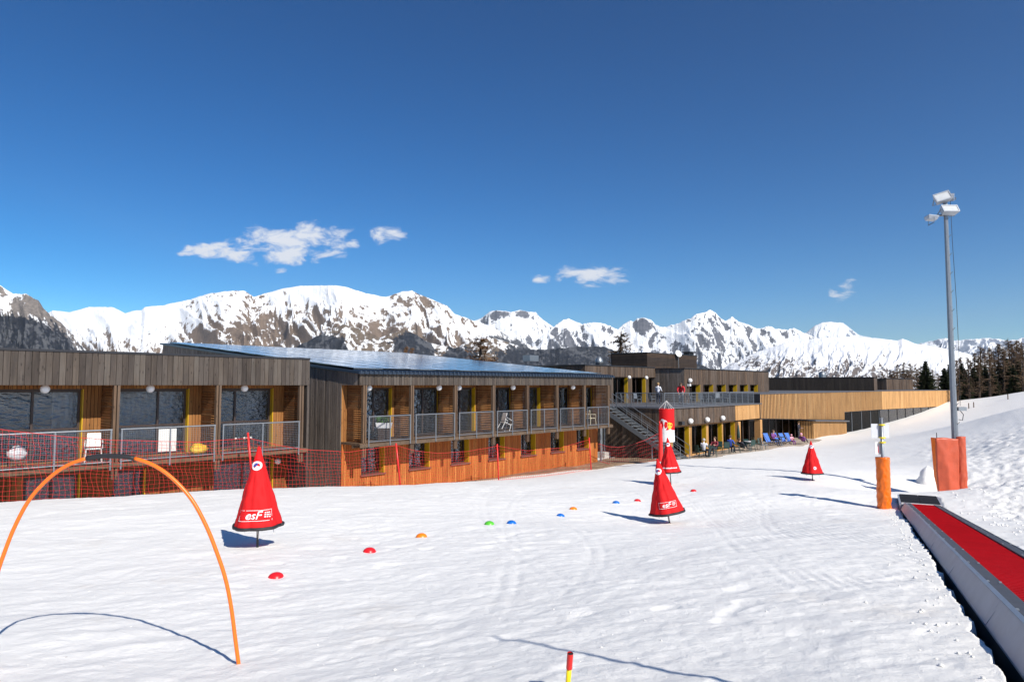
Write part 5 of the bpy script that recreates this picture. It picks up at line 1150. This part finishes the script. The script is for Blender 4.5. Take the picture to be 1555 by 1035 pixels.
def larch_meshes(seed, H=10.0, Rb=1.7, mat='twigs', dens=1.0):
    rd = random.Random(seed); bend = rd.uniform(-.2, .2); tr = MB().path([(0, 0, -.6), (bend * .3, 0, H * .35), (bend, .1, H * .7), (bend * .8, 0, H)], [.20, .15, .09, .02], 7); cr = MB(); nb = int(125 * dens)
    for i in range(nb):
        f = rd.uniform(.12, .99); z = H * f; L = (Rb * (1 - f) ** .7 + .15) * rd.uniform(.5, 1.15); a = rd.random() * 6.28; d = Vector((math.cos(a), math.sin(a), 0)); c = Vector((bend * f, 0, z))
        tip = c + d * L + Vector((0, 0, L * rd.uniform(-.25, .25))); midp = c.lerp(tip, .5) + Vector((0, 0, -.08 * L)); cr.path([c, midp, tip], [.045, .032, .014], 3, False)
        for k in range(11):
            g = rd.uniform(.2, 1); p = c.lerp(midp, g * 2) if g < .5 else midp.lerp(tip, g * 2 - 1); e = Vector((rd.uniform(-1, 1), rd.uniform(-1, 1), rd.uniform(-.8, .5))).normalized() * rd.uniform(.15, .5); e2 = e.cross(Vector((0, 0, 1))).normalized() * .034
            cr.add([p - e2, p + e2, p + e], [(0, 1, 2)])
            for _ in range(2):
                h = rd.uniform(.3, .9); e3 = Vector((rd.uniform(-1, 1), rd.uniform(-1, 1), rd.uniform(-.7, .6))).normalized() * rd.uniform(.08, .25); q = p + e * h; cr.add([q - e2 * .8, q + e2 * .8, q + e3], [(0, 1, 2)])
    return tr.mesh('larch_trunk', 'bark', (0, 0, 0), True), cr.mesh('larch_crown', mat)
FIRS = [fir_meshes(11), fir_meshes(12, Rb=1.8), fir_meshes(13, Rb=2.5)]; LARS = [larch_meshes(21), larch_meshes(22, Rb=1.4), larch_meshes(23, Rb=2.0, mat='twigs_rust')]
BUSH = larch_meshes(24, 10, 4.2, 'twigs', 1.6)
def tree(kind, mesh, base, H, label, group=None, wide=1.0):
    o = empty(kind, base, random.random() * 6.28, label, 'tree', group); s_ = H / 10.0; o.scale = (s_ * wide, s_ * wide, s_)
    for nm, me in zip(('trunk', 'crown'), mesh): c = bpy.data.objects.new(nm, me); COL.objects.link(c); c.parent = o
    return o
def tree_at(kind, mesh, px, top, Y, label, group=None, wide=1.0, base=None):
    t = at(px, top, Y); zb = gz(t.x, t.y) if base is None else base; return tree(kind, mesh, (t.x, t.y, zb), t.z - zb, label, group, wide)
tree_at('fir_tree', FIRS[2], 1405, 545, 128, 'single dark green pointed fir just behind the larch restaurant roof', None, 1.1)
G1, LB1 = 'firs of the wood beyond the piste', 'dark green fir in the wood beyond the snow crest'
G2, LB2 = 'bare larches of the wood beyond the piste', 'tall bare brown larch standing among the firs beyond the snow crest'
for (px, top, Y, k) in [(1434, 556, 122, 0), (1442, 550, 132, 2), (1460, 549, 118, 1), (1466, 560, 112, 0), (1478, 556, 122, 2), (1487, 548, 128, 0), (1496, 553, 116, 1), (1506, 558, 112, 2), (1517, 549, 124, 0), (1527, 541, 118, 2), (1538, 552, 112, 1), (1546, 546, 120, 0), (1556, 556, 112, 2), (1568, 540, 116, 0), (1582, 545, 112, 1)]:
    tree_at('fir_tree', FIRS[k], px, top, Y, LB1, G1, 1.15)
for (px, top, Y, k) in [(1452, 546, 126, 1), (1470, 541, 130, 0), (1480, 535, 134, 1), (1490, 524, 136, 0), (1500, 527, 128, 1), (1508, 531, 136, 0), (1514, 521, 132, 1), (1521, 526, 138, 0), (1531, 513, 134, 0), (1537, 521, 128, 1), (1544, 516, 138, 1), (1457, 540, 134, 0), (1475, 546, 140, 0), (1485, 540, 126, 1), (1495, 534, 140, 0), (1505, 536, 124, 1), (1526, 528, 126, 0), (1540, 530, 122, 0), (1549, 528, 142, 1), (1551, 518, 130, 0), (1562, 512, 134, 1), (1575, 508, 132, 0)]:
    tree_at('larch_tree', LARS[k], px, top, Y - (22 if int(px) % 3 == 0 else 0), LB2, G2, 1.2)
for (px, top, Y) in [(1352, 560, 138), (1362, 552, 140), (1372, 549, 136), (1382, 551, 142), (1391, 557, 134), (1416, 560, 140), (1424, 566, 132), (1340, 566, 136), (1330, 570, 140), (1398, 555, 142), (1408, 563, 144), (1357, 562, 130), (1432, 560, 142), (1447, 556, 144), (1377, 560, 132)]:
    tree_at('bare_tree', BUSH, px, top, Y, 'rounded leafless brown tree behind the small grey building', 'leafless trees behind the restaurant', 1.0, -5)
tree_at('larch_tree', LARS[2], 735, 511, 78, 'rusty bare larch rising behind the solar roof', None, 2.1, -7)
tree_at('larch_tree', LARS[0], 941, 503, 82, 'bare larch with a thin top between the steel cowl and the chimney block', None, 2.1, -7)
tree_at('larch_tree', LARS[2], 619, 524, 74, 'short rusty larch top just above the solar roof, beside its twin', None, .7, -7); tree_at('larch_tree', LARS[2], 627, 526, 76, 'second rusty larch top above the solar roof, half hidden', None, .7, -7)
for px, py in ((1471, 613), (1478.5, 611.5), (1530.5, 601.5)):
    b = at(px, py, 96); b.z = gz(b.x, b.y); o = MB().tube((0, 0, -.3), (0, 0, .75), .07, 7, .06).build('fence_post', 'post_wood', None, (0, 0, 0)); o.location = b; tag(o, 'short weathered fence post on the snow crest before the wood', 'fence post', 'fence posts on the snow crest')

# ================================================================== FURNITURE
MT['green_plastic'] = plain('dark_green_plastic', (.018, .05, .045), .45, var=.05)
MT['deck_blue'] = plain('blue_canvas', (.05, .16, .55), .7, var=.05)
MT['bag_white'] = plain('white_cloth', (.66, .66, .68), .8, var=.06, scale=12); MT['bag_yellow'] = plain('yellow_cloth', (.75, .50, .03), .6, var=.06, scale=9)
MT['leaf'] = leafmat('house_plant', (.03, .09, .02), (.09, .2, .05)); MT['bottle_dark'] = plain('dark_glass', (.02, .03, .02), .12); MT['label_paper'] = plain('paper', (.75, .73, .68), .7, var=.02); MT['cream'] = plain('cream_plastic', (.72, .64, .44), .45, var=.03)
def chair(label, loc, rz, mat, group=None, lean=0.0, slats=0):
    """stacking chair: seat, backrest, four legs, two armrests; faces local -y"""
    o = empty('chair', loc, rz, label, 'chair', group); o.rotation_euler[0] = lean
    MB().hexa([(-.21, -.21, .40), (.21, -.21, .40), (.19, .2, .385), (-.19, .2, .385)], [(-.21, -.21, .43), (.21, -.21, .43), (.19, .2, .415), (-.19, .2, .415)]).build('seat', mat, o, (0, 0, 0))
    if slats:
        for i in range(slats): z = .5 + .36 * i / slats; MB().hexa([(-.19, .19 + .12 * (z - .42), z), (.19, .19 + .12 * (z - .42), z), (.19, .215 + .12 * (z - .42), z), (-.19, .215 + .12 * (z - .42), z)], [(-.19, .2 + .12 * (z - .38), z + .06), (.19, .2 + .12 * (z - .38), z + .06), (.19, .225 + .12 * (z - .38), z + .06), (-.19, .225 + .12 * (z - .38), z + .06)]).build('back_slat', mat, o, (0, 0, 0))
        for x in (-.2, .2): MB().bar((x, .2, .42), (x, .28, .90), .03).build('back_post', mat, o, (0, 0, 0))
    else: MB().hexa([(-.2, .19, .46), (.2, .19, .46), (.2, .215, .46), (-.2, .215, .46)], [(-.19, .27, .88), (.19, .27, .88), (.19, .295, .88), (-.19, .295, .88)]).build('backrest', mat, o, (0, 0, 0))
    for x, y in ((-.2, -.2), (.2, -.2), (-.19, .2), (.19, .2)): MB().tube((x, y, .4), (x * 1.15, y * 1.2, 0), .017, 6).build('leg', mat, o, (0, 0, 0))
    for x in (-.24, .24): MB().path([(x, -.2, .42), (x, -.2, .63), (x, .22, .65)], .016, 6).build('armrest', mat, o, (0, 0, 0))
    return o
def table(label, loc, mat, r=.42, h=.72, group=None):
    o = empty('table', loc, 0, label, 'table', group); MB().lathe([(r, h - .03), (r, h)], (0, 0, 0), 24).build('tabletop', mat, o, (0, 0, 0)); MB().tube((0, 0, .03), (0, 0, h - .03), .035, 8).build('column', 'galv_dark', o, (0, 0, 0)); MB().lathe([(.25, 0), (.25, .025), (.05, .04)], (0, 0, 0), 16).build('base', 'galv_dark', o, (0, 0, 0)); return o
def lounger(label, loc, rz, group=None):
    """folding canvas deck chair, faces local -y"""
    o = empty('deck_chair', loc, rz, label, 'deck chair', group)
    MB().hexa([(-.27, -.45, .28), (.27, -.45, .28), (.27, .0, .2), (-.27, .0, .2)], [(-.27, -.45, .30), (.27, -.45, .30), (.27, .0, .22), (-.27, .0, .22)]).hexa([(-.27, .0, .2), (.27, .0, .2), (.27, .02, .2), (-.27, .02, .2)], [(-.27, .46, .95), (.27, .46, .95), (.27, .48, .94), (-.27, .48, .94)]).build('canvas', 'deck_blue', o, (0, 0, 0))
    for x in (-.29, .29): MB().bar((x, -.5, 0), (x, .5, 1.0), .03).build('frame', 'post_wood', o, (0, 0, 0)); MB().bar((x * .94, -.48, .32), (x * .94, .42, .0), .03).build('frame', 'post_wood', o, (0, 0, 0))
    return o
TZ = lambda u, ww: gz(W(u, ww, 0).x, W(u, ww, 0).y) + .06
def tpos(px, ww, py=690): u = U(px, ww, py); p = W(u, ww, 0); p.z = TZ(u, ww); return p
GC = 'dark green chairs on the cafe terrace'; LC = 'dark green plastic chair on the cafe terrace in front of the yellow door reveals'
for px, ww, rz in ((1062, -1.0, 1.2), (1083, -1.9, .3), (1092, -.9, -1.4), (1103, -1.7, 2.2), (1119, -2.0, .5), (1133, -1.5, -1.2), (1141, -2.2, 2.6), (1148, -1.3, 1.0), (1157, -2.1, -.6)): chair(LC, tpos(px, ww), rz + FROT, 'green_plastic', GC)
table('round dark table between the white and maroon sitters', tpos(1077, -1.3), 'green_plastic'); table('round dark table beside the sitter in blue', tpos(1112, -1.1), 'green_plastic')
table('round pale-topped table near the wooden column', tpos(1139, -1.7), 'bag_white'); table('small dark table beside the deck chairs', tpos(1187, -2.0, 682), 'green_plastic', .35)
for px, ww in ((1168, -.9), (1181, -.7), (1191, -.8), (1200, -.9)): lounger('blue canvas deck chair in the row before the dark glazing', tpos(px, ww, 678), FROT + R(-25), 'blue deck chairs on the terrace')
chair('pale steel-framed chair at the paved edge beside the deck chairs', tpos(1160, -2.4, 685), FROT + .8, 'galv', None)
def para(p):
    o = empty('parasol', p, 0, 'furled dark green parasol beside the cafe tables', 'parasol'); MB().tube((0, 0, 0), (0, 0, 2.1), .02, 8).build('pole', 'galv', o, (0, 0, 0)); MB().lathe([(.04, .75), (.14, .8), (.12, 1.3), (.05, 1.9), (.02, 2.0)], (0, 0, 0), 12).build('canopy', 'green_plastic', o, (0, 0, 0), True)
para(tpos(1122, -.6))
def dpos(px, ww): return W(U(px, ww, 600), ww, DZ + .065)
for px, ww, rz in ((948, 6.2, .4), (957, 6.0, .2), (968, 6.1, -.2), (990, 5.4, 1.2)): chair('silver-grey chair on the upper sun terrace before the glazed wall', dpos(px, ww), FROT + rz, 'galv', 'chairs on the upper terrace')
for px, ww, rz in ((1052, 3.0, .3), (1064, 2.6, 2.0), (1077, 2.8, .5), (1090, 2.4, -1), (1103, 2.6, 1.6)): chair('grey chair behind the terrace railing under the yellow-framed windows', dpos(px, ww), FROT + rz, 'galv_dark', 'chairs behind the terrace railing')
table('dark round table on the upper terrace beside the person in white', dpos(1006, 5.0), 'black_metal', .5); table('dark round table on the upper terrace beside the person in red', dpos(1043, 3.2), 'black_metal', .45); table('dark round table behind the terrace railing among grey chairs', dpos(1084, 3.2), 'black_metal', .45)
# on the balconies
FZ = -2.40
def bpos(px, ww, z=FZ): return W(U(px, ww, 660), ww, z)
chair('white plastic chair on the near balcony', bpos(143, .75), FROT - .3, 'white_paint')
chair('white chair toppled forward on a wing balcony', bpos(764, .55, FZ + .05), FROT + 1.3, 'white_paint', None, .45)
chair('cream slat-backed chair on the last balcony of the wing', bpos(897, .6), FROT + 1.4, 'cream', None, 0, 4)
def bag(name, label, loc, mat, sx, sy, sz, seed):
    m = MB(); vs = []; fs = []; n, k = 18, 10
    for i in range(k + 1):
        th = math.pi * i / k
        for j in range(n):
            a = 2 * math.pi * j / n; q = 1 + .35 * float(perlin(2 * math.cos(a) + seed, 2 * math.sin(a) + th * 1.4, seed)); vs.append((sx * q * math.sin(th) * math.cos(a), sy * q * math.sin(th) * math.sin(a), max(0.0, sz * (1 - math.cos(th)) * .5 * q)))
    for i in range(k):
        for j in range(n): fs.append((i * n + j, i * n + (j + 1) % n, (i + 1) * n + (j + 1) % n, (i + 1) * n + j))
    m.add(vs, fs); o = m.build(name, mat, None, (0, 0, 0), True); o.location = loc; o.rotation_euler = (0, 0, FROT); tag(o, label, 'bag'); return o
bag('cloth_bundle', 'crumpled white cloth bundle on the near balcony beside the rail', bpos(27, .45, FZ + .22), 'bag_white', .24, .18, .38, 3); MBx = empty('stool', bpos(27, .45), FROT, 'low dark stool carrying the white cloth bundle', 'stool'); MB().box(-.2, .2, -.2, .2, .18, .22).build('seat', 'post_wood', MBx, (0, 0, 0))
for x, y in ((-.17, -.17), (.17, -.17), (-.17, .17), (.17, .17)): MB().bar((x, y, 0), (x, y, .18), .03).build('leg', 'post_wood', MBx, (0, 0, 0))
bag('yellow_bag', 'slumped yellow bag on the middle balcony of the near block', bpos(302, .5), 'bag_yellow', .30, .17, .34, 8)
tb_ = empty('low_table', bpos(367, .55), FROT, 'low table with bottles on the third balcony of the near block', 'table'); MB().box(-.4, .4, -.25, .25, .36, .39).build('tabletop', 'post_wood', tb_, (0, 0, 0))
for x, y in ((-.35, -.2), (.35, -.2), (-.35, .2), (.35, .2)): MB().bar((x, y, 0), (x, y, .36), .04).build('leg', 'post_wood', tb_, (0, 0, 0))
for i, (dx, dy) in enumerate(((-.25, -.05), (-.08, .06), (.06, -.08), (.22, .02), (.3, -.1))):
    b = empty('bottle', W(U(367, .55, 660) + dx, .55 + dy, FZ + .392), 0, 'small dark bottle with a pale label on the balcony table', 'bottle', 'bottles on the balcony table'); MB().lathe([(.038, 0), (.038, .16), (.015, .2), (.013, .26)], (0, 0, 0), 12).build('body', 'bottle_dark', b, (0, 0, 0), True); MB().lathe([(.0395, .05), (.0395, .13)], (0, 0, 0), 12, False).build('paper_label', 'label_paper', b, (0, 0, 0), True)
po = empty('potted_plant', bpos(583, .45), 0, 'leafy green plant in a white trough on the first wing balcony', 'plant'); MB().hexa([(-.3, -.12, .55), (.3, -.12, .55), (.3, .12, .55), (-.3, .12, .55)], [(-.34, -.15, .78), (.34, -.15, .78), (.34, .15, .78), (-.34, .15, .78)]).build('trough', 'bag_white', po, (0, 0, 0)); MB().box(-.25, .25, -.1, .1, 0, .548).build('stand', 'frame_brown', po, (0, 0, 0)); m = MB()
for _ in range(160):
    c = Vector((random.uniform(-.32, .32), random.uniform(-.14, .14), random.uniform(.78, 1.02))); d = Vector((random.uniform(-1, 1), random.uniform(-1, 1), random.uniform(-.4, 1))).normalized() * .09; e = d.cross(Vector((0, 0, 1))).normalized() * .03; m.add([c - d, c + e, c + d, c - e], [(0, 1, 2, 3)])
m.build('foliage', 'leaf', po, (0, 0, 0))

# ================================================================== PEOPLE
MT['skin'] = plain('skin', (.55, .33, .24), .55, var=.04)
def cloth(n, c): MT[n] = plain(n, c, .85, var=.12, scale=8); return n
for n, c in (('c_white', (.70, .72, .78)), ('c_red', (.55, .02, .03)), ('c_maroon', (.20, .025, .04)), ('c_blue', (.03, .07, .35)), ('c_dark', (.03, .03, .045)), ('c_navy', (.03, .04, .08)), ('c_purple', (.18, .05, .22)), ('c_grey', (.25, .25, .26)), ('c_pink', (.75, .35, .45)), ('h_brown', (.09, .05, .03)), ('h_blond', (.35, .22, .10)), ('h_grey', (.40, .38, .36)), ('shoe', (.04, .035, .03))): cloth(n, c)
POSES = {
 'stand': dict(pel=(0, 0, .94), che=(0, -.01, 1.27), nec=(0, 0, 1.47), hea=(0, -.03, 1.60), top=(0, -.02, 1.70), sh=(.19, 0, 1.41), el=(.25, -.06, 1.13), wr=(.18, -.30, 1.08), ha=(.15, -.38, 1.10), hi=(.10, 0, .90), kn=(.11, -.03, .50), an=(.11, .03, .09), to=(.12, -.12, .03)),
 'lean': dict(pel=(0, .12, .93), che=(0, -.10, 1.22), nec=(0, -.24, 1.36), hea=(0, -.33, 1.45), top=(0, -.38, 1.53), sh=(.19, -.19, 1.33), el=(.27, -.28, 1.05), wr=(.20, -.45, .88), ha=(.17, -.50, .82), hi=(.10, .10, .90), kn=(.11, .02, .50), an=(.11, .06, .09), to=(.12, -.09, .03)),
 'sit': dict(pel=(0, .08, .50), che=(0, .12, .82), nec=(0, .10, 1.03), hea=(0, .06, 1.16), top=(0, .07, 1.26), sh=(.19, .11, .97), el=(.26, -.02, .72), wr=(.17, -.26, .74), ha=(.14, -.34, .76), hi=(.10, .04, .49), kn=(.12, -.38, .50), an=(.12, -.40, .09), to=(.13, -.55, .03)),
 'recline': dict(pel=(0, .05, .30), che=(0, .30, .55), nec=(0, .44, .72), hea=(0, .48, .85), top=(0, .52, .94), sh=(.19, .40, .66), el=(.27, .20, .46), wr=(.15, -.02, .42), ha=(.10, -.09, .42), hi=(.10, -.02, .30), kn=(.13, -.42, .42), an=(.13, -.75, .14), to=(.14, -.86, .12))}
RADS = dict(pel=.15, che=.16, nec=.06, hea=.10, top=.075, sh=.085, el=.055, wr=.040, ha=.040, hi=.11, kn=.075, an=.05, to=.042)
def person(label, loc, rz, pose, top, legs, hair, scale=1.0, hat=None):
    J = POSES[pose]; V = []; E = []; Rr = []; tg = []
    def v(p, r): V.append(Vector(p)); Rr.append(r); return len(V) - 1
    segs = []
    def e(a, b, t): E.append((a, b)); segs.append((a, b, t))
    I = {k: v(J[k], RADS[k]) for k in ('pel', 'che', 'nec', 'hea', 'top')}
    e(I['pel'], I['che'], top); e(I['che'], I['nec'], top); e(I['nec'], I['hea'], 'skin'); e(I['hea'], I['top'], 'skin')
    no = v(Vector(J['hea']) + Vector((0, -.105, -.005)), .022); e(I['hea'], no, 'skin')
    for s_ in (-1, 1):
        mx = lambda k: (J[k][0] * s_, J[k][1], J[k][2])
        a = [v(mx(k), RADS[k]) for k in ('sh', 'el', 'wr', 'ha')]; e(I['che'], a[0], top); e(a[0], a[1], top); e(a[1], a[2], top); e(a[2], a[3], 'skin')
        d = (Vector(mx('ha')) - Vector(mx('wr'))).normalized(); o = Vector((s_, 0, 0))
        for k, (off, ln) in enumerate(((-.027, .065), (-.009, .075), (.009, .07), (.027, .055))):
            f1 = v(Vector(mx('ha')) + d * .035 + o * off, .010); f2 = v(Vector(mx('ha')) + d * (.035 + ln) + o * off + Vector((0, 0, -.02)), .008); e(a[3], f1, 'skin'); e(f1, f2, 'skin')
        th = v(Vector(mx('ha')) - o * .05 + d * .03, .011); e(a[3], th, 'skin')
        l = [v(mx(k), RADS[k]) for k in ('hi', 'kn', 'an', 'to')]; e(I['pel'], l[0], legs); e(l[0], l[1], legs); e(l[1], l[2], legs); e(l[2], l[3], 'shoe')
    me = bpy.data.meshes.new('body'); me.from_pydata([tuple(x) for x in V], E, []); ob = bpy.data.objects.new('body_tmp', me); COL.objects.link(ob)
    md = ob.modifiers.new('skin', 'SKIN'); sv = me.skin_vertices[0].data
    for i, r_ in enumerate(Rr): sv[i].radius = (r_, r_ * (.72 if i in (I['pel'], I['che']) else 1)); sv[i].use_root = i == I['pel']
    ob.modifiers.new('sub', 'SUBSURF').levels = 1
    bpy.context.view_layer.update(); fin = bpy.data.meshes.new_from_object(ob.evaluated_get(bpy.context.evaluated_depsgraph_get())); bpy.data.objects.remove(ob)
    mats = [top, legs, 'skin', 'shoe']; fin.materials.clear()
    for m_ in mats: fin.materials.append(MT[m_])
    A_ = np.array([V[a] for a, b, t in segs]); B_ = np.array([V[b] for a, b, t in segs]); T_ = [mats.index(t) for a, b, t in segs]
    for p_ in fin.polygons:
        c = np.array(p_.center); ab = B_ - A_; t_ = np.clip(((c - A_) * ab).sum(1) / np.maximum(1e-9, (ab ** 2).sum(1)), 0, 1); d = np.linalg.norm(A_ + ab * t_[:, None] - c, axis=1); p_.material_index = T_[int(d.argmin())]; p_.use_smooth = True
    root = empty('person', loc, rz, label, 'person'); root.scale = (scale,) * 3
    b = bpy.data.objects.new('body', fin); COL.objects.link(b); b.parent = root
    h = Vector(J['hea']); t = Vector(J['top']); c = h.lerp(t, .55); m = MB(); m.ball((c.x, c.y + .02, c.z + .01), .118, 16, 10, .95); m.v = [(x, y if not (y < c.y - .05 and z < c.z + .03) else c.y - .05, z) for x, y, z in m.v]
    m.build('hat' if hat else 'hair', hat or hair, root, (0, 0, 0), True)
    for s_ in (-1, 1): MB().ball((h.x + .034 * s_, h.y - .098, h.z + .02), .011, 8, 5).build('eye', 'c_dark', root, (0, 0, 0), True)
    return root
def face_u(sgn): return FROT + (R(90) if sgn > 0 else R(-90))
person('person in a white jacket standing on the upper terrace by the table', dpos(999.5, 5.2), face_u(1), 'stand', 'c_white', 'c_navy', 'h_blond')
person('person in a red jacket bending over the railing of the upper terrace', dpos(1034, 3.6), FROT + R(-60), 'lean', 'c_red', 'c_grey', 'h_brown', 1.08)
person('person in a white shirt sitting at the cafe table, seen side-on', tpos(1070, -1.3), face_u(1), 'sit', 'c_white', 'c_dark', 'h_grey')
person('person in maroon sitting opposite the white shirt at the table', tpos(1085, -1.3), face_u(-1), 'sit', 'c_maroon', 'c_dark', 'h_brown')
person('person in a bright blue jacket sitting back at the cafe terrace', tpos(1110, -1.6), face_u(1), 'sit', 'c_blue', 'c_dark', 'h_brown')
person('person in dark clothes lounging with legs stretched out beside the parasol', tpos(1127, -1.2), face_u(1), 'recline', 'c_dark', 'c_navy', 'h_brown')
person('person in dark purple sitting in front of the first blue deck chair', tpos(1176, -1.7, 682), FROT + R(-20), 'sit', 'c_purple', 'c_navy', 'h_brown')
person('child with a pink hat sitting at the end of the deck chair row', tpos(1203, -1.5, 678), FROT + R(-30), 'sit', 'c_pink', 'c_purple', 'h_blond', .7, 'c_pink')
person('person in purple with a pink hat reclining on the snow edge beside the annex', tpos(1220, -1.9, 676), face_u(1), 'recline', 'c_purple', 'c_dark', 'h_blond', 1.0, 'c_pink')
person('person in dark clothes standing before the restaurant glazing', tpos(1213, .6, 672), FROT, 'stand', 'c_dark', 'c_dark', 'h_blond')

# ================================================================== SNOW CRUMBS
rd = random.Random(5); m = MB(); xs = []; ys = []; rr = []
for _ in range(500):
    y = 3.2 + 22 * rd.random() ** 1.7; x = y * rd.uniform(-.8, .62)
    if float(perlin(x / 1.8, y / 1.8, 90)) < .08 and rd.random() < .85: continue
    xs.append(x); ys.append(y); rr.append(rd.uniform(.003, .009) * (1 + .6 * (rd.random() < .06)))
for _ in range(150):
    t_ = rd.uniform(0, 14.5); p = carpet(t_, -.14 - abs(rd.gauss(0, .12)), 0); xs.append(p.x); ys.append(p.y); rr.append(rd.uniform(.005, .016))
for _ in range(260):
    t_ = rd.uniform(-2, 13); p = carpet(t_, CW + .25 + abs(rd.gauss(0, 1.2)), 0); xs.append(p.x); ys.append(p.y); rr.append(rd.uniform(.008, .03))
zs = ground(np.array(xs), np.array(ys))
OCT = [(1, 0, 0), (-1, 0, 0), (0, 1, 0), (0, -1, 0), (0, 0, 1), (0, 0, -1), (.6, .6, .55), (-.6, .6, .5), (.6, -.6, .55), (-.6, -.6, .6)]; OF = [(4, 0, 6), (4, 6, 2), (4, 2, 7), (4, 7, 1), (4, 1, 9), (4, 9, 3), (4, 3, 8), (4, 8, 0), (6, 0, 2), (7, 2, 1), (9, 1, 3), (8, 3, 0)]
for x, y, z, r_ in zip(xs, ys, zs, rr): m.add([(x + r_ * a * rd.uniform(.7, 1.3), y + r_ * b * rd.uniform(.7, 1.3), z + r_ * (c * rd.uniform(.6, 1.0) + .25)) for a, b, c in OCT], OF, 0)
o = m.build('snow_crumbs', 'snow', None, (0, 0, 0), True); tag(o, 'loose crumbs of snow and ice strewn over the slope', kind='stuff')

# ================================================================== AIR
def haze_box():
    m = bpy.data.materials.new('clear_mountain_air'); m.use_nodes = True; t = m.node_tree; t.nodes.clear()
    v = t.nodes.new('ShaderNodeVolumePrincipled'); v.inputs['Color'].default_value = (.80, .89, 1, 1); v.inputs['Density'].default_value = 2.2e-5; v.inputs['Anisotropy'].default_value = .2
    o_ = t.nodes.new('ShaderNodeOutputMaterial'); t.links.new(v.outputs[0], o_.inputs['Volume'])
    lo_ = Vector((1e9,) * 3); hi_ = Vector((-1e9,) * 3)
    for o in COL.objects:
        if o.type == 'MESH' and o.name.startswith(('mountain', 'hill', 'snow_slope')):
            for c in o.bound_box:
                for k in range(3): lo_[k] = min(lo_[k], c[k]); hi_[k] = max(hi_[k], c[k])
    b = MB().box(lo_.x - 50, hi_.x + 50, min(lo_.y, -3700) - 50, hi_.y + 50, lo_.z - 1, hi_.z + 20); ob = b.build('haze', m, None, (0, 0, 0)); tag(ob, 'thin blue-white mountain air', kind='stuff')
haze_box()
